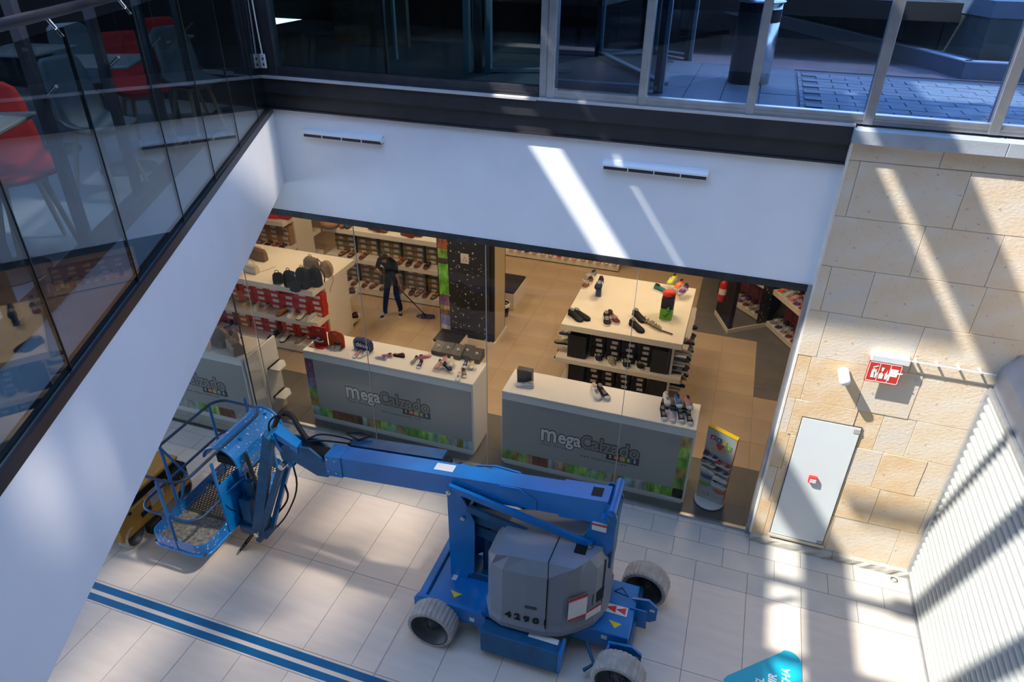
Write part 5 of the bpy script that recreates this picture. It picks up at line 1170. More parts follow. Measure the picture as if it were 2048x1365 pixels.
def bar(b, x0, z0, x1, z1, h, ya, yb):
    d = Vector((x1 - x0, 0, z1 - z0)).normalized(); n = Vector((-d.z, 0, d.x)) * h / 2; p, q = Vector((x0, 0, z0)), Vector((x1, 0, z1))
    b.prism([((p - n).x, (p - n).z), ((q - n).x, (q - n).z), ((q + n).x, (q + n).z), ((p + n).x, (p + n).z)], ya, yb, 'y')
for ya, nm in ((-2.57, 'front'), (-2.20, 'rear')):
    b = MB(); bar(b, -2.56, 2.00, -.84, 1.66, .085, ya, ya + .045); P(b, 'upper_link', blue)
    b = MB(); bar(b, -2.34, 1.72, -1.0, 1.46, .10, ya + .02, ya + .06); P(b, 'lower_link', blued)
b = MB(); bar(b, -2.30, 1.52, -.95, 1.42, .22, -2.45, -2.24); P(b, 'riser_arm', blued)
b = MB(); bar(b, -2.44, 1.30, -1.0, 1.00, .16, -2.42, -2.28); P(b, 'lower_arm', blued)
b = MB(); b.cyl((-2.16, -2.35, .48), (-2.16, -2.35, 1.35), .06, 14); b.cyl((-2.05, -2.3, .9), (-1.7, -2.3, 1.5), .035, 10); P(b, 'lift_cylinder', mat('cylinder_dark_blue', (.01, .03, .10), .35))
b = MB(); b.bbox(-2.5, -1.9, -2.5, -2.2, .46, .60, .01); P(b, 'riser_foot', blued)
for (x, z, r_, l0, l1) in ((-.66, 2.24, .05, -2.60, -2.06), (-.72, 2.12, .045, -2.60, -2.06), (-.86, 1.66, .03, -2.60, -2.1), (-2.55, 1.95, .03, -2.60, -2.1), (-2.40, 1.55, .028, -2.56, -2.1)):
    b = MB(); b.cyl((x, l0, z), (x, l1, z), r_, 14); b.cyl((x, l0 - .012, z), (x, l0, z), r_ * .5, 8); P(b, 'pivot_pin', blue if r_ > .04 else steel)
b = MB(); b.box(-.86, -.70, -2.552, -2.522, 1.90, 2.0); P(b, 'danger_label', decal); b = MB(); b.box(-.86, -.70, -2.554, -2.55, 1.975, 2.0); P(b, 'red_border', dred)
# main boom, sloping slightly down to the left
bx0, bx1, zt0, zt1, HB_ = -4.24, -.66, 1.955, 2.31, .30
def boomsec(xa, xb, ya, yb, up_, dn, name, m, lab=None):
    def zt(x): return zt0 + (zt1 - zt0) * (x - bx0) / (bx1 - bx0)
    b = MB(); b.prism([(xa, zt(xa) - dn), (xb, zt(xb) - dn), (xb, zt(xb) + up_), (xa, zt(xa) + up_)], ya, yb, 'y'); return P(b, name, m)
bm_ = boomsec(bx0, -.86, -2.50, -2.27, 0, HB_, 'main_boom', blue)
boomsec(-1.25, -.72, -2.515, -2.255, .012, HB_ + .02, 'boom_sleeve', blue)
boomsec(bx0 + .0, bx0 + .22, -2.512, -2.262, .004, HB_ + .012, 'boom_collar', blue)
boomsec(-.92, -.80, -2.45, -2.31, .016, -.010, 'boom_slot', black)
boomsec(-4.10, -2.80, -2.20, -2.02, -.03, .25, 'side_beam', blued)
b = MB()
for (x, dz) in ((bx0 + .03, -.05), (bx0 + .14, -.05), (bx0 + .03, -.24), (bx0 + .14, -.24)): b.cyl((x, -2.52, zt0 + dz + .01), (x, -2.51, zt0 + dz + .01), .012, 8)
P(b, 'bolts', steel)['kind'] = 'stuff'
b = MB(); q = Zp(884, 939, 2.09); zq = zt0 + (zt1 - zt0) * (-2.70 - bx0) / (bx1 - bx0); sl_ = (zt1 - zt0) / (bx1 - bx0)
b.add([(-2.80, -2.43, zq - .1 * sl_ + .002), (-2.56, -2.43, zq + .14 * sl_ + .002), (-2.56, -2.31, zq + .14 * sl_ + .002), (-2.80, -2.31, zq - .1 * sl_ + .002), (-2.80, -2.43, zq - .1 * sl_ + .004), (-2.56, -2.43, zq + .14 * sl_ + .004), (-2.56, -2.31, zq + .14 * sl_ + .004), (-2.80, -2.31, zq - .1 * sl_ + .004)], [(0, 3, 2, 1), (4, 5, 6, 7), (0, 1, 5, 4), (1, 2, 6, 5), (2, 3, 7, 6), (3, 0, 4, 7)]); P(b, 'decal', decal)
b = MB(); b.tube([(-1.95, -2.505, 2.17), (-1.72, -2.505, 2.19), (-1.52, -2.505, 2.06), (-1.52, -2.505, 1.94)], .012, 6); P(b, 'boom_gusset', blue)
b = MB(); b.bbox(-2.95, -2.72, -2.22, -2.04, 1.80, 2.02, .02); b.cyl((-2.75, -2.2, 1.94), (-2.55, -2.12, 1.96), .05, 10); P(b, 'hydraulic_motor', black)
b = MB(); b.bbox(-2.20, -1.75, -2.22, -2.14, 1.98, 2.10, .02); b.tube([(-2.35, -2.18, 2.08), (-2.1, -2.2, 2.16), (-1.8, -2.2, 2.14)], .014, 6); P(b, 'hose_guard', blue)
# gooseneck and jib
b = MB(); b.prism([(-4.92, 1.86), (-4.84, 1.96), (-4.46, 2.0), (-4.30, 1.88), (-4.24, 1.84), (-4.24, 1.60), (-4.40, 1.58), (-4.72, 1.72), (-4.90, 1.70)], -2.50, -2.47, 'y'); b.prism([(-4.92, 1.86), (-4.84, 1.96), (-4.46, 2.0), (-4.30, 1.88), (-4.24, 1.84), (-4.24, 1.60), (-4.40, 1.58), (-4.72, 1.72), (-4.90, 1.70)], -2.30, -2.27, 'y'); P(b, 'gooseneck_plate', blued)
b = MB(); b.bbox(-4.56, -4.26, -2.47, -2.30, 1.66, 1.93, .02); P(b, 'gooseneck_core', black)
q0, q1, q2, q3 = [Zp(x, y, z) for x, y, z in ((549, 866, 2.12), (562, 848, 2.12), (603, 882, 1.98), (594, 896, 1.98))]
b = MB(); vs = [q0, q1, q2, q3]; b.add([tuple(v) for v in vs] + [tuple(v - Vector((0, 0, .10))) for v in vs], [(0, 1, 2, 3), (7, 6, 5, 4), (0, 4, 5, 1), (1, 5, 6, 2), (2, 6, 7, 3), (3, 7, 4, 0)]); P(b, 'jib_link_cover', blue)
jt, jb = Vector((-5.02, -2.50, 2.06)), Vector((-5.46, -2.62, .18))
def beam3(b, p, q, w_, t_, side_=(0, 1, 0)):
    p, q = Vector(p), Vector(q); d = (q - p).normalized(); s = Vector(side_); s = (s - d * s.dot(d)).normalized(); n = d.cross(s); s = s * t_ / 2; n = n * w_ / 2
    vs = [p - n - s, p + n - s, p + n + s, p - n + s, q - n - s, q + n - s, q + n + s, q - n + s]
    b.add([tuple(v) for v in vs], [(0, 1, 2, 3), (7, 6, 5, 4), (0, 4, 5, 1), (1, 5, 6, 2), (2, 6, 7, 3), (3, 7, 4, 0)])
b = MB(); beam3(b, jt, jb + Vector((.02, 0, .22)), .15, .07); P(b, 'jib_arm', blued)
b = MB(); beam3(b, jt + Vector((.12, -.02, -.42)), jb, .075, .09); P(b, 'jib_arm', blued)
b = MB(); beam3(b, jt + Vector((.20, .12, -.30)), jb + Vector((.16, .14, .22)), .06, .06); P(b, 'jib_link', blue)
b = MB(); beam3(b, jt + Vector((.02, .04, .02)), jt + Vector((.24, .06, -.46)), .06, .10); beam3(b, jt + Vector((.20, .06, -.02)), jt + Vector((.14, .04, -.50)), .05, .06); P(b, 'jib_fork', blue)
for (p, r_) in ((jt + Vector((0, 0, -.02)), .05), (jt + Vector((.14, 0, -.42)), .045), (jb + Vector((.03, 0, .18)), .04)):
    b = MB(); b.cyl(tuple(p + Vector((0, -.08, 0))), tuple(p + Vector((0, .14, 0))), r_, 12); P(b, 'jib_pin', steel if r_ < .046 else blued)
b = MB(); b.cyl((-5.62, -2.35, 1.5), (-5.40, -2.45, .70), .028, 10); b.cyl((-5.40, -2.45, .70), (-5.32, -2.5, .35), .040, 10); b.cyl((-5.74, -2.3, 1.3), (-5.6, -2.35, .5), .035, 10); P(b, 'jib_cylinder', rimm)
b = MB(); b.bbox(-5.74, -5.30, -2.66, -2.40, .26, .42, .02); b.bbox(-5.70, -5.52, -2.60, -2.30, .4, .85, .02); b.bbox(-5.62, -5.50, -2.5, -2.4, .8, 1.1, .01); P(b, 'platform_rotator', blued)
def hose(pts, r=.012, par=None): b = MB(); b.tube(smoothpath(pts), r, 6); return P(b, 'hose', black)
hose([(-5.06, -2.36, 2.06), (-5.02, -2.24, 2.22), (-4.88, -2.20, 2.24), (-4.72, -2.28, 2.08), (-4.58, -2.34, 1.98)], .036)
hose([(-5.10, -2.40, 1.96), (-5.14, -2.34, 2.14), (-5.00, -2.26, 2.24), (-4.90, -2.3, 2.16)], .014)
hose([(-4.56, -2.35, 2.02), (-4.45, -2.25, 2.06), (-4.2, -2.18, 2.02), (-4.05, -2.15, 1.98)], .012); hose([(-4.56, -2.38, 2.0), (-4.4, -2.3, 2.0), (-4.2, -2.22, 1.96), (-4.05, -2.2, 1.96)], .012)
hose([(-4.92, -2.30, 1.5), (-4.86, -2.34, 1.1), (-5.0, -2.5, .7), (-5.22, -2.5, .4)], .012); hose([(-4.98, -2.45, 1.2), (-5.0, -2.4, .9), (-5.25, -2.45, .55), (-5.36, -2.45, .4)], .014)
b = MB(); b.tube([(-4.20, -2.06, 1.98), (-4.02, -2.0, 2.0), (-3.86, -2.02, 2.0), (-3.98, -2.12, 1.98)], .016, 6, closed=True); P(b, 'hose_bracket', black)
for k in range(3): hose([(-5.50, -2.6, .34), (-5.62, -2.75 - .05 * k, .12), (-5.72, -2.62 - .07 * k, .05), (-5.66, -2.45, .16), (-5.6, -2.4, .32)], .008)
# basket
bk_x0, bk_x1, bk_y0, bk_y1, fz = -6.66, -5.78, -3.28, -1.42, .40
def loop(x0, x1, y0, y1, z, r, open_=False):
    pts = []
    for cx_, cy_, a0 in ((x0 + r, y0 + r, 180), (x1 - r, y0 + r, 270), (x1 - r, y1 - r, 0), (x0 + r, y1 - r, 90)):
        pts += [(x, y, z) for x, y in arc(cx_, cy_, r, a0, a0 + 90, 5)]
    return pts
mesh_m = mat('expanded_metal', (.10, .075, .055), .6, metal=.4, var=.4, scale=14)
fl_ = MB()
step = .052
for k in range(int((bk_x1 - bk_x0 + bk_y1 - bk_y0) / step) + 1):
    pass
import itertools
def clipdiag(sgn):
    out_ = []; X0, X1, Y0, Y1 = bk_x0 + .02, bk_x1 - .02, bk_y0 + .02, bk_y1 - .02; sl2 = 1.9
    c = -12.0
    while c < 12:
        pts = []
        for X in (X0, X1):
            Y = Y0 + c + sgn * sl2 * (X - X0)
            if Y0 <= Y <= Y1: pts.append((X, Y))
        for Y in (Y0, Y1):
            X = X0 + sgn * (Y - Y0 - c) / sl2
            if X0 < X < X1: pts.append((X, Y))
        if len(pts) >= 2: out_.append((pts[0], pts[1]))
        c += .095
    return out_
for s in (1, -1):
    for p, q in clipdiag(s): beam3(fl_, (p[0], p[1], fz), (q[0], q[1], fz), .014, .006, (0, 0, 1))
bf = P(fl_, 'floor_mesh', mesh_m); bf['kind'] = 'stuff'
b = MB(); b.box(bk_x0 + .03, bk_x1 - .03, bk_y0 + .04, bk_y0 + .62, fz + .006, fz + .010); dirt = mat('spattered_tread_plate', (.20, .18, .15), .7, col2=(.05, .05, .05), scale=26, vmix=.5); P(b, 'tread_plate', dirt)
for yy in (-2.62, -2.05): b = MB(); b.box(bk_x0, bk_x1, yy - .025, yy + .025, fz - .03, fz + .008); P(b, 'floor_crossbar', rimm)
lp0 = loop(bk_x0, bk_x1, bk_y0, bk_y1, fz - .02, .16); 
b = MB(); b.tube(lp0, .022, 8, closed=True); P(b, 'base_tube', pbl)
tb = MB(); n = len(lp0); vs = [(x, y, fz - .01) for x, y, z in lp0] + [(x, y, fz + .17) for x, y, z in lp0]; cen = Vector(((bk_x0 + bk_x1) / 2, (bk_y0 + bk_y1) / 2, 0))
ins = [(x + (cen.x - x) * .02, y + (cen.y - y) * .01, z) for x, y, z in vs]
tb.add(vs + ins, [(i, (i + 1) % n, n + (i + 1) % n, n + i) for i in range(n)] + [(2 * n + i, 3 * n + i, 3 * n + (i + 1) % n, 2 * n + (i + 1) % n) for i in range(n)] + [(n + i, n + (i + 1) % n, 3 * n + (i + 1) % n, 3 * n + i) for i in range(n)])
P(tb, 'toe_board', pbl)
b = MB(); b.tube([p for p in loop(bk_x0 - .02, bk_x1 - .10, bk_y0 + .04, bk_y1 - .14, 1.60, .20)], .02, 8, closed=True); P(b, 'top_rail', mat('worn_rail', (.03, .032, .04), .5, metal=.3, col2=(.0, .06, .2), scale=6))
b = MB(); b.tube([p for p in loop(bk_x0 - .06, bk_x1 - .02, bk_y0 + .02, bk_y1 - .05, .98, .20)], .020, 8, closed=True); P(b, 'mid_rail', MATS['worn_rail'])
for (x, y) in ((bk_x0, -2.72), (-6.22, bk_y0 + .01), (bk_x1, -2.78), (bk_x0, -1.75), (bk_x1 - .02, -1.62), (-6.3, bk_y1), (bk_x1, -2.2)):
    b = MB(); b.tube([(x, y, fz - .02), (x * .985 - .0945 if x > -5.85 else x, y, 1.60)], .022, 8); P(b, 'rail_post', blue)
b = MB(); b.tube([(bk_x0, -2.72, 1.58), (bk_x0 + .05, -2.5, .98), (bk_x0 + .02, -2.66, .6)], .018, 6); P(b, 'gate_brace', blue)
b = MB(); b.box(bk_x1 - .0, bk_x1 + .02, -2.80, -2.42, fz, 1.22); b.box(bk_x1 - .0, bk_x1 + .14, -2.42, -2.40, fz, 1.22); P(b, 'side_plate', blue)
b = MB(); b.tube([(bk_x1, -2.70, 1.02), (bk_x1 + .12, -2.42, 1.12), (bk_x1 + .14, -2.40, .70)], .02, 6); P(b, 'side_handle', blue)
hose([(-5.79, -2.78, 1.0), (-5.75, -2.74, .8), (-5.77, -2.6, .6), (-5.76, -2.55, .45)], .008)
# control shield: half cylinder along y
sh = MB(); ang = [math.radians(a) for a in range(-15, 196, 15)]; rr0, rr1 = .27, .245; scx, scz = -5.93, 1.34
ro = [(scx + rr0 * math.cos(a), scz + rr0 * .95 * math.sin(a)) for a in ang[3:]]; r1_ = [(scx + rr1 * math.cos(a), scz + rr1 * .95 * math.sin(a)) for a in ang[3:]]
ro = [(scx + rr0 + .02, scz - .14), (scx + rr0 + .02, scz)] + [(scx + rr0 * math.cos(a), scz + rr0 * .95 * math.sin(a)) for a in [math.radians(k) for k in range(10, 171, 16)]]
ri_ = [(x + (scx - x) * .07, z + (scz - z) * .07) for x, z in ro]
sh.prism(ro + ri_[::-1], -2.48, -1.52, 'y'); P(sh, 'control_shield', pbl)
b = MB(); b.tube([(x, -2.49, z) for x, z in ro], .02, 8); b.tube([(x, -1.51, z) for x, z in ro], .02, 8); b.tube([(ro[0][0], -2.49, ro[0][1]), (ro[0][0], -1.51, ro[0][1])], .02, 8); P(b, 'shield_frame', blue)
b = MB(); b.box(-6.12, -5.80, -2.36, -1.7, 1.20, 1.34); P(b, 'control_panel', black)

# ================================================================== YELLOW SCISSOR LIFT (partly hidden)
yel = mat('machine_yellow', (0.34, 0.18, 0.025), 0.5, var=0.15, scale=5)
YO = Vector((-7.6, -2.4, 0)); ys_ = thing('yellow_scissor_lift', 'yellow scissor lift half hidden behind the balcony fascia and the basket', 'scissor lift', tuple(YO)); YI = Matrix.Translation(-YO)
def PY_(b, n_, m): o = b.obj(n_, m, ys_); o.matrix_parent_inverse = YI; return o
b = MB(); b.bbox(-8.1, -7.14, -3.34, -2.0, .22, .62, .015); PY_(b, 'chassis', yel)
b = MB(); b.bbox(-8.15, -7.2, -3.2, -2.05, .70, .76, .015); PY_(b, 'platform_edge', yel)
b = MB(); b.box(-8.1, -7.18, -3.1, -2.1, .60, .70); b.box(-7.3, -7.10, -2.4, -2.05, .5, .66); PY_(b, 'scissor_stack', black)
for (y, z, l_) in ((-2.95, .36, .18), (-2.35, .38, .18), (-2.15, .40, .12)):
    b = MB(); b.bbox(-7.142, -7.132, y, y + l_, z, z + .08, .004); PY_(b, 'slot', black)
for (y, z) in ((-3.1, .58), (-2.6, .56), (-2.2, .56)):
    b = MB(); b.cyl((-7.14, y, z), (-7.13, y, z), .025, 10); PY_(b, 'hole', black)
b = MB(); b.box(-7.139, -7.134, -2.75, -2.5, .40, .66); PY_(b, 'grey_patch', mat('worn_patch', (.3, .3, .28), .6))
for (x, y) in ((-7.24, -3.12), (-8.0, -3.12), (-7.24, -2.15)):
    wh = bpy.data.objects.new('wheel', WM[0]); C.objects.link(wh); wh.parent = ys_; wh.location = (x - YO.x + .10, y - YO.y, .19); wh.rotation_euler = (0, 0, PI / 2 + .1); wh.scale = (.63, .63, .63)
    inst('rim', WM[1], wh)
b = MB(); b.bbox(-7.12, -7.0, -2.98, -2.76, .10, .26, .01); PY_(b, 'step', black)
# ================================================================== STREET LEVEL OUTSIDE
GZ = 5.90
pav_a = mat('granite_slab', (0.19, 0.21, 0.23), 0.6, var=0.10, scale=6, bump=.15); pav_b = mat('paver_grey', (0.24, 0.26, 0.29), 0.75, var=0.14, scale=5, bump=.25); pav_c = mat('paver_reddish', (0.26, 0.19, 0.19), 0.75, var=0.18, scale=3)
b = MB(); b.box(-9, 12, 0.13, 26, 5.6, GZ - .012); gr = struct('ground', b, mat('pavement_bed', (0.16, 0.17, 0.19), 0.9, var=.1, scale=8))
rg = 0
def slab(x0, x1, y0, y1, m, nm='paving_slab', g=.006):
    b = MB(); w_, h_ = (x1 - x0) / 2 - g, (y1 - y0) / 2 - g; k = ('s', round(w_, 3), round(h_, 3), m.name)
    if k not in TM: b.box(-w_, w_, -h_, h_, -.012, 0); TM[k] = b.mesh(nm, m)
    inst(nm, TM[k], gr, ((x0 + x1) / 2, (y0 + y1) / 2, GZ + R.uniform(-.002, .002)))
for j in range(3):
    for i in range(4): slab(-1.2 + i * .42, -.78 + i * .42, .16 + j * .95, .16 + (j + 1) * .95, pav_a)
rot_ = math.radians(0)
for j in range(14):
    for i in range(13):
        x = .56 + i * .36 + (.18 if j % 2 else 0); y = .15 + j * .20
        if y + .2 < 2.95: slab(x, x + .36, y, y + .20, pav_b, 'paver', .007)
for i in range(12): slab(.50, .56, .16 + i * .22, .16 + (i + 1) * .22, pav_b, 'tactile_paver', .01)
b = MB(); b.box(-6, 6, 2.98, 14, GZ - .012, GZ + .001); b.obj('red_paving', pav_c, gr)['kind'] = 'stuff'
# kerb bench and retaining wall
cpl = [Vector((-2.6, 13.5, 0)), Vector((-.71, 9.76, 0)), Vector((1.39, 5.7, 0)), Vector((2.57, 3.07, 0)), Vector((3.6, 3.12, 0)), Vector((7.5, 3.3, 0))]
def wallrun(pts, z0, z1, o0, o1):
    mb = MB(); outp = []
    for i, p in enumerate(pts):
        d0 = (pts[i] - pts[i - 1]).normalized() if i else (pts[1] - pts[0]).normalized(); d1 = (pts[i + 1] - pts[i]).normalized() if i < len(pts) - 1 else d0
        d = (d0 + d1).normalized(); n = Vector((-d.y, d.x, 0)); k = 1 / max(.5, n.dot(Vector((-d0.y, d0.x, 0)))); outp.append((p + n * o0 * k, p + n * o1 * k))
    vs = []
    for a, c in outp: vs += [(a.x, a.y, z0), (c.x, c.y, z0), (c.x, c.y, z1), (a.x, a.y, z1)]
    fs = []
    for i in range(len(pts) - 1):
        for j in range(4): fs.append((i * 4 + j, i * 4 + (j + 1) % 4, (i + 1) * 4 + (j + 1) % 4, (i + 1) * 4 + j))
    fs += [(0, 1, 2, 3), tuple((len(pts) - 1) * 4 + j for j in (3, 2, 1, 0))]
    return mb.add(vs, fs)
struct('trim_20', wallrun(cpl[:4], GZ - .05, GZ + .21, 0, .30), mat('kerb_blue_grey', (0.20, 0.24, 0.30), 0.6, var=.08, scale=4))
struct('trim_21', wallrun(cpl[3:], GZ - .05, GZ + .21, 0, .30), mat('kerb_blue_grey', (0.2, 0.24, 0.3), .6))
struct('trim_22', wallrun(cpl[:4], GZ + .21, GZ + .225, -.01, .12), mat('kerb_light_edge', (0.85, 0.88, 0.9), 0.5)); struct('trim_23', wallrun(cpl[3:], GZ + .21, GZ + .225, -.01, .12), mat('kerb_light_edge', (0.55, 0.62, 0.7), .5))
conc = mat('stained_concrete_wall', (0.14, 0.14, 0.12), 0.9, col2=(0.08, 0.07, 0.045), scale=1.6, stretch=(2.2, 2.2, .5), bump=.3, bscale=18)
rw = struct('wall_outside', wallrun(cpl, GZ - .05, 6.78, .30, .60), conc)
o = wallrun(cpl, 6.62, 6.82, .285, .62).obj('wall_coping', mat('wall_coping', (0.22, 0.24, 0.26), 0.8, var=.1, scale=5), rw)
for i, (p, q) in enumerate(zip(cpl, cpl[1:])):
    L = (q - p).length; d = (q - p).normalized(); n = Vector((-d.y, d.x, 0))
    for k in range(1, int(L / .9)):
        c0 = p + d * k * .9 + n * .292; mb = MB(); mb.box(-.006, .006, -.004, .012, GZ + .2, 6.62); o = mb.obj('panel_joint', black, rw); o.location = c0; o.rotation_euler = (0, 0, math.atan2(d.y, d.x))
# planting above the wall
leafm = mat('leaf_green', (0.16, 0.30, 0.03), 0.6, col2=(0.05, 0.12, 0.015), scale=4)
b = MB(); b.box(-6, 9, 3.9, 12, 6.5, 6.74); soil = struct('ground_bank', b, mat('soil', (0.06, 0.045, 0.03), .95)); soil.hide_render = False
b = MB(); rg_ = random.Random(5)
for i in range(2600):
    x, y = rg_.uniform(2.8, 7.4), rg_.uniform(4.0, 6.6); z = 6.78 + rg_.uniform(0, .32); a = rg_.uniform(0, 6.28); l_ = rg_.uniform(.05, .12)
    dx, dy = math.cos(a) * l_, math.sin(a) * l_; tz = rg_.uniform(.02, .12)
    b.add([(x, y, z), (x + dx * .5 - dy * .25, y + dy * .5 + dx * .25, z + tz), (x + dx, y + dy, z + tz * .8), (x + dx * .5 + dy * .25, y + dy * .5 - dx * .25, z + tz)], [(0, 1, 2, 3)])
tag(b.obj('ground_cover', leafm), 'sunlit green ground cover growing above the concrete wall', 'plants', kind='stuff')
# bin
t = thing('litter_bin', 'tall cylindrical steel bin with a dark reflection on its left, standing on the pavement', 'bin', (-.10, 1.78, GZ)); r_ = .25
b = MB(); b.lathe([(0, 0), (r_, 0), (r_, .93), (0, .93)], 40); b.obj('body', steel, t)
b = MB(); b.lathe([(0, .93), (r_ + .03, .93), (r_ + .03, .945), (0, .96)], 40); b.obj('lid', steel, t)
def arcpanel(a0, a1, z0, z1, rr_):
    mb = MB(); n = 12; ps = [(rr_ * math.cos(math.radians(a0 + (a1 - a0) * i / n)), rr_ * math.sin(math.radians(a0 + (a1 - a0) * i / n))) for i in range(n + 1)]
    pi_ = [(x * .98, y * .98) for x, y in ps]; mb.prism(ps + pi_[::-1], z0, z1); return mb
arcpanel(170, 275, .01, .92, r_ + .006).obj('door_reflection', mat('door_reflection_dark', (.02, .022, .025), .35), t); arcpanel(292, 345, .72, .86, r_ + .007).obj('opening', black, t)  # dark left shell stands in for the revolving door mirrored in the steel
# entrance lobby with revolving door, seen dark behind the panes
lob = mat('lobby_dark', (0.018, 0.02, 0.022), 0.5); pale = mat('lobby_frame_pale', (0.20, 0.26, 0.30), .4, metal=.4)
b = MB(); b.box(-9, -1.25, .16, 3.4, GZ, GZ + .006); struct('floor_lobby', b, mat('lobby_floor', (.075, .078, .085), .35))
b = MB(); b.box(-3.6, -1.4, .5, 2.2, GZ + .006, GZ + .014); tag(b.obj('entrance_mat', mat('mat_dark', (.022, .022, .035), .9)), 'dark entrance mat inside the glazed lobby', 'mat')
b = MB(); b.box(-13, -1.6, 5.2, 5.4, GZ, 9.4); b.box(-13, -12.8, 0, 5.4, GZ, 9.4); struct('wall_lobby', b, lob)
wd = mat('lobby_timber', (.10, .075, .045), .7, var=.3, scale=10)
b = MB(); b.box(-6.6, -5.3, 2.6, 2.7, GZ, 7.2); tag(b.obj('timber_panel', wd), 'mottled brown panel standing inside the dark lobby', 'panel')
dr = thing('revolving_door', 'dark revolving door with pale frames in the glazed lobby', 'door', (-1.9, 1.9, GZ))
for (x, y) in ((-.45, -1.3), (-.38, 1.05), (.35, 1.6), (.85, -1.25), (.92, 1.25)):
    b = MB(); b.bbox(x - .025, x + .025, y - .04, y + .04, 0, 3.3, .004); b.obj('post', pale, dr)
    b = MB(); b.bbox(x - .09, x - .03, y - .04, y + .05, 0, 3.3, .004); b.obj('dark_post', lob, dr)
for (p, q) in (((-.38, 1.05), (.85, -1.0)), ((.35, 1.6), (.92, 1.25)), ((-.45, -1.3), (.80, -1.25)), ((-.4, 1.0), (.3, 1.6))):
    b = MB(); beam3(b, (p[0], p[1], .06), (q[0], q[1], .06), .10, .04, (0, 0, 1)); b.obj('bottom_rail', pale, dr)
lg = glass('lobby_glass', (.55, .65, .65), .6)
for (p, q) in (((-.38, 1.05), (.85, -1.0)), ((.35, 1.6), (.92, 1.25)), ((-.4, 1.0), (.3, 1.6))):
    b = MB(); b.add([(p[0], p[1], .1), (q[0], q[1], .1), (q[0], q[1], 3.2), (p[0], p[1], 3.2)], [(0, 1, 2, 3)]); b.obj('pane', lg, dr)
ld = thing('lobby_door', 'pale framed glass door ajar in the middle of the dark lobby', 'door', (-3.35, 1.0, GZ))
for (x, y) in ((-.30, .0), (-.02, .05)): b = MB(); b.bbox(x - .04, x + .04, y - .04, y + .04, 0, 3.3, .004); b.obj('post', pale, ld)
b = MB(); beam3(b, (0, .05, .05), (1.0, .45, .05), .09, .04, (0, 0, 1)); b.obj('bottom_rail', pale, ld)
b = MB(); b.bbox(-.20, -.10, -.03, .03, 0, 3.3, .004); b.obj('dark_post', lob, ld)
for k, (x, y) in enumerate(((-5.0, 1.6), (-4.5, 3.4), (-4.6, .55))):
    b = MB(); b.bbox(-.02, .02, -.03, .03, 0, 3.4, .004); o = b.obj('lobby_post', pale if k < 2 else lob); o.location = (x, y, GZ); tag(o, ['slim grey post left of the lobby door', 'slim grey post farthest back in the lobby', 'slim dark post near the long dark pane'][k], 'post')
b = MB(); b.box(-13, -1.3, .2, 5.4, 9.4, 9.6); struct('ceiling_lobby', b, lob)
# white cable with junction box at the left corner post
t = thing('cable_box', 'small white socket box hanging on a white cable at the dark corner post', 'cable', (-6.02, -.08, 5.98)); b = MB(); b.bbox(-.035, .035, -.03, .0, 0, .17, .004); b.obj('box', cwhite, t)
b = MB(); b.box(.0, .02, -.034, -.03, .03, .06); b.obj('socket', black, t); b = MB(); b.box(.0, .02, -.034, -.03, .10, .13); b.obj('socket', black, t)
b = MB(); b.tube(smoothpath([(0, -.015, .17), (-.01, -.02, .5), (-.02, -.02, 1.2), (-.02, -.02, 3)]), .010, 6); b.obj('cable', cwhite, t)
b = MB(); b.bbox(-6.5, -6.16, -.12, .12, GZ - .02, 9.4, .01); struct('trim_24', b, aludark)
b = MB(); b.box(-13, -6.1, .02, .12, 5.4, 9.4); struct('wall_cafe_end', b, mat('cafe_end_dark', (.03, .03, .033), .5))

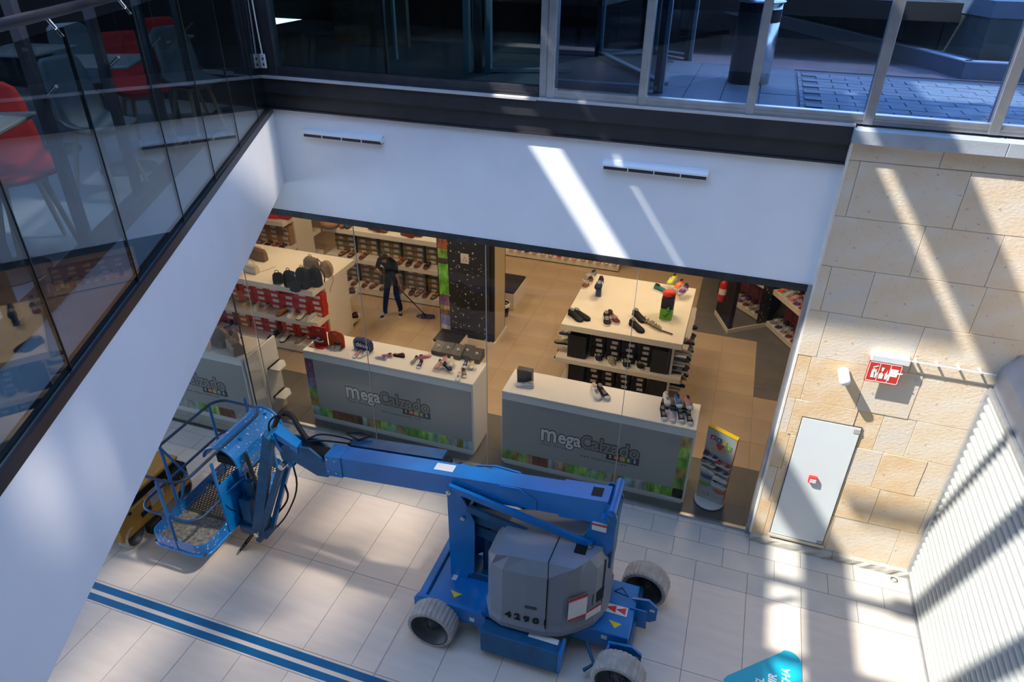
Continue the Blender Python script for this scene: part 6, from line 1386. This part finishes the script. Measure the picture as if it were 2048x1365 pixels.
# ================================================================== CAFE ON THE BALCONY
FZ = 5.40
cred = mat('chair_red_fabric', (0.50, 0.022, 0.018), .85, var=.12, scale=6, bump=.2, bscale=200); cgr = mat('chair_grey_fabric', (0.15, 0.17, 0.18), .85, var=.1, scale=6, bump=.2, bscale=200); cwood = mat('chair_wood', (0.42, 0.33, 0.22), .6, var=.1, scale=8)
def chair_meshes():
    sh = MB(); rings = []
    prof = [(.24, .0, .20, .02), (.22, -.01, .235, .03), (.10, -.02, .25, .04), (-.08, -.015, .25, .06), (-.17, .03, .245, .07), (-.215, .12, .24, .07), (-.24, .28, .235, .065), (-.26, .45, .225, .05), (-.265, .54, .20, .035), (-.265, .58, .15, .02)]
    n = 10; top = []; bot = []
    for (y, z, w_, c) in prof:
        top.append([(w_ * (2 * i / n - 1), y + (c * .8 * abs(2 * i / n - 1) ** 2 if z > .1 else 0), z + (c * abs(2 * i / n - 1) ** 2 if z <= .12 else 0)) for i in range(n + 1)])
    vs = [v for r in top for v in r]; th = []
    for k, r in enumerate(top):
        y0, z0 = prof[max(0, k - 1)][:2]; y1, z1 = prof[min(len(prof) - 1, k + 1)][:2]; d = Vector((0, y1 - y0, z1 - z0)).normalized(); nn = Vector((0, -d.z, d.y)) * -.035
        th += [(v[0], v[1] - nn.y * -1, v[2] - .0 + nn.z * -1 * -1) for v in r]
    m = len(prof); W = n + 1; fs = []
    off = len(vs)
    for i in range(m - 1):
        for j in range(n):
            a = i * W + j; fs.append((a, a + 1, a + W + 1, a + W)); fs.append((off + a, off + a + W, off + a + W + 1, off + a + 1))
    for i in range(m - 1): fs.append((i * W, (i + 1) * W, off + (i + 1) * W, off + i * W)); a = i * W + n; fs.append((a, off + a, off + a + W, a + W))
    for j in range(n): fs.append((j, off + j, off + j + 1, j + 1)); a = (m - 1) * W + j; fs.append((a, a + 1, off + a + 1, off + a))
    sh.add(vs + th, fs, smooth=True)
    lg = [];
    for sx_, sy_ in ((-1, 1), (1, 1), (-1, -1), (1, -1)):
        l = MB(); l.tube([(sx_ * .12, sy_ * .12 - .02, -.02), (sx_ * .21, sy_ * .22 - .02, -.60)], [.024, .016], 8); lg.append(l.mesh('leg', cwood))
    fr = MB(); fr.box(-.15, .15, -.16, .14, -.05, -.02)
    return sh.mesh('shell', cred), sh.mesh('shell', cgr), lg, fr.mesh('frame', cwood)
SR, SG, LG, FR = chair_meshes()
def cchair(x, y, rz, red, label):
    t = thing('cafe_chair', label, 'chair', (x, y, FZ), rz, 'cafe chairs behind the glass balustrade')
    inst('shell', SR if red else SG, t, (0, 0, .62)); inst('frame', FR, t, (0, 0, .62))
    for l in LG: inst('leg', l, t, (0, 0, .62))
    return t
rz0 = math.atan2(-.1, 1) - PI / 2 - .35
for (x, y, dr_, red, lb) in ((-4.93, -4.52, 0, True, 'red fabric chair with wooden legs, nearest and lowest in the picture'), (-5.42, -3.32, .5, False, 'grey fabric chair between the two nearest tables'), (-6.18, -2.02, 0, True, 'red fabric chair behind the second table from the front'),
                           (-6.02, -1.42, .25, False, 'grey fabric chair just right of the second red chair'), (-6.72, -.86, 0, True, 'red fabric chair farthest along the balcony glass'), (-6.5, -3.9, 0, False, 'grey fabric chair at the left picture edge, second row'),
                           (-7.3, -3.1, .1, True, 'red fabric chair in the second row at the upper left'), (-7.2, -1.7, .1, False, 'grey fabric chair in the second row behind the red chair')):
    cchair(x, y, rz0 + dr_, red, lb)
ttop = mat('table_top_taupe', (.33, .32, .29), .4, var=.06, scale=3); tbase = mat('table_base_grey', (.10, .12, .14), .45)
for (x, y, rz, lb) in ((-4.86, -4.88, .47, 'square taupe cafe table nearest the camera, at the left picture edge'), (-5.95, -2.62, .47, 'square taupe cafe table with round base, second from the front'), (-6.55, -1.2 + .0, .2, 'small square taupe cafe table, farthest along the glass'), (-7.2, -2.4, .2, 'square cafe table in the second row')):
    t = thing('cafe_table', lb, 'table', (x, y, FZ), rz, 'cafe tables')
    s = .36 if 'small' not in lb else .28
    b = MB(); b.bbox(-s, s, -s, s, 1.02, 1.05, .008); b.obj('table_top', ttop, t)
    b = MB(); b.cyl((0, 0, .03), (0, 0, 1.02), .045, 14); b.obj('column', tbase, t); b = MB(); b.lathe([(0, 0), (.27, 0), (.27, .015), (.06, .04), (0, .04)], 28); b.obj('base', tbase, t)
q = (-4.82, -4.72, FZ + 1.051); b = MB(); b.box(-.12, .12, -.09, .09, 0, .004); o = b.obj('menu_sheet', mat('menu_blue', (.25, .42, .50), .5)); o.location = q; o.rotation_euler = (0, 0, .4); tag(o, 'pale blue sheet lying on the nearest cafe table', 'paper')

# ================================================================== SMALL THINGS ON THE STONE WALL AND FLOOR
WY = STY - .012
t = thing('access_panel', 'white flush access door with thin dark frame in the stone wall', 'door', (1.65, WY, .20))
b = MB(); b.box(-.355, .355, -.014, .002, -.01, 2.06); b.obj('frame', mat('panel_edge_dark', (.05, .05, .045), .5), t)
b = MB(); b.bbox(-.345, .345, -.022, -.012, .0, 2.05, .003); b.obj('leaf', mat('panel_white', (.62, .66, .66), .35, var=.03, scale=1.2), t)
for z in (.01, 1.97): b = MB(); b.box(.27, .345, -.030, -.022, z, z + .05); b.obj('hinge', steel, t)
b = MB(); b.box(-.36, .37, -.035, -.01, -.05, -.012); b.obj('sill', mat('panel_sill', (.55, .50, .38), .6), t)
q = Yp(1625, 961, WY - .06); t = thing('fire_alarm_call_point', 'small red and white alarm call point on the white access door', 'alarm', (q.x, WY - .022, q.z - .05))
b = MB(); b.bbox(-.05, .05, -.05, 0, 0, .10, .006); b.obj('housing', mat('alarm_red', (.55, .03, .03), .4), t); b = MB(); b.bbox(-.035, .045, -.054, -.049, .012, .075, .003); b.obj('window', mat('alarm_face', (.75, .55, .55), .4), t)
q = Yp(1690, 765, WY - .24); t = thing('wall_lamp', 'small white cylindrical wall lamp between the shop window and red sign', 'lamp', (q.x, WY, q.z))
mz = Matrix.Rotation(PI / 2, 4, 'X'); b = MB(); b.lathe([(0, 0), (.068, 0), (.068, .03), (0, .03)], 24, M=mz); b.obj('base', cwhite, t)
b = MB(); b.lathe([(.062, .03), (.064, .21), (.055, .238), (0, .243)], 24, M=mz); b.obj('shade', mat('lamp_opal', (.85, .85, .83), .4), t)
# sign
q0, q1 = Yp(1743, 714, WY - .10), Yp(1819, 728, WY - .10)
zc_ = (q0.z + q1.z) / 2; t = thing('fire_equipment_sign', 'red safety sign with white pictograms hanging under a white emergency light', 'sign', (q0.x, WY, zc_)); SW = q1.x - q0.x
b = MB(); b.bbox(0, SW, -.13, 0, -.03, .05, .006); b.obj('light_housing', mat('sign_housing', (.60, .62, .62), .4), t)
b = MB(); b.box(-.01, SW - .05, -.125, -.118, -.31, -.03); sp_ = b.obj('sign_plate', mat('sign_plate_red', (.50, .03, .02), .4), t)
wl = mat('sign_white', (.80, .72, .68), .5)
def rect(b, x0, x1, z0, z1, w_=.006):
    for a in ((x0, x1, z0, z0 + w_), (x0, x1, z1 - w_, z1), (x0, x0 + w_, z0, z1), (x1 - w_, x1, z0, z1)): b.box(a[0], a[1], -.128, -.124, a[2], a[3])
b = MB(); rect(b, .0, SW - .06, -.30, -.04, .007); SW3 = (SW - .06) / 3
for k in (1, 2): b.box(SW3 * k - .003, SW3 * k + .003, -.128, -.124, -.30, -.04)
b.obj('border', wl, sp_)
b = MB()
def blob(b, pts): b.prism(pts, -.129, -.125, 'y')
blob(b, [(.045, -.25), (.085, -.25), (.085, -.15), (.075, -.13), (.055, -.13), (.045, -.15)]); blob(b, [(.05, -.12), (.10, -.09), (.10, -.08), (.05, -.105)])
for k in range(2):
    x = SW3 * (k + .80); blob(b, [(x - .012, -.25), (x + .012, -.25), (x + .02, -.17), (x + .006, -.19), (x, -.12), (x - .008, -.18), (x - .02, -.16)])
x = SW3 * 1.33; blob(b, [(x - .024, -.25), (x + .02, -.25), (x + .024, -.19), (x, -.165), (x - .024, -.19)]); blob(b, [(x - .008, -.15), (x + .008, -.15), (x + .014, -.10), (x - .014, -.10)])
x = SW3 * 2.5; blob(b, [(x - .06, -.20), (x + .03, -.20), (x + .03, -.10), (x - .06, -.10)]); blob(b, [(x - .055, -.26), (x - .04, -.26), (x - .04, -.20), (x - .055, -.20)]); blob(b, [(x + .03, -.16), (x + .08, -.15), (x + .08, -.135), (x + .03, -.14)])
b.obj('pictograms', wl, sp_)
# conduit from the sign to the shutter corner
t = thing('wall_conduit', 'thin pale conduit running from the red sign to the shutter corner', 'conduit', (q1.x, WY, zc_ + .02)); e_ = Yp(1988, 752, WY - .03)
b = MB(); L_ = e_.x - q1.x; b.box(0, L_, -.09, -.072, -.005, .005); b.obj('trunking', mat('trunk_pale', (.62, .64, .66), .45), t)
for k in range(4): x = L_ * (k + .3) / 4; b = MB(); b.box(x - .010, x + .010, -.092, 0, -.009, .009); b.obj('clip', cwhite, t)
# floor drain plate and floor sticker
q = Zp(1788, 1161, 0); b = MB(); b.box(-.07, .07, -.07, .07, 0, .004); t = thing('floor_access_plate', 'small square metal plate in the floor below the stone wall corner', 'plate', (q.x, q.y, 0)); b.obj('plate', mat('plate_pale', (.50, .49, .46), .4, metal=.3), t)
b = MB(); b.lathe([(.03, .004), (.048, .004), (.048, .0065), (.03, .0065)], 20); b.obj('ring', steel, t)
cy = mat('sticker_cyan', (.0, .36, .50), .45)
p0, p1, p2 = Zp(1447, 1358, 0), Zp(1575, 1301, 0), Zp(1604, 1315, 0)
t = thing('floor_sign', 'cyan rounded floor sticker with white lettering at the bottom of the picture', 'floor sign', (1.3, -2.6, 0))
def lc(x, y): return (x - 1.3, y + 2.6)
pl = [lc(.86, -2.52), lc(.90, -2.46), lc(1.50, -1.93)] + [lc(*p) for p in arc(1.585, -2.03, .15, 110, 0, 6)] + [lc(1.735, -3.4), lc(.86, -3.4)]
b = MB(); b.prism(pl, .0, .003); b.obj('sticker', cy, t)
for k, (s_, x, y) in enumerate((('ROLLATOR', 1.12, -2.95), ('EN EL', 1.27, -2.52), ('SEGUIR', 1.41, -2.47), ('A LA DERECHA', 1.56, -2.56))):
    if k == 0: continue
    text('lettering', s_, .135, lwhite, t, (*lc(x, y), .0045), (0, 0, PI / 2), .0006, .003 if k < 3 else .001, .9, 'CENTER', shear=.2)
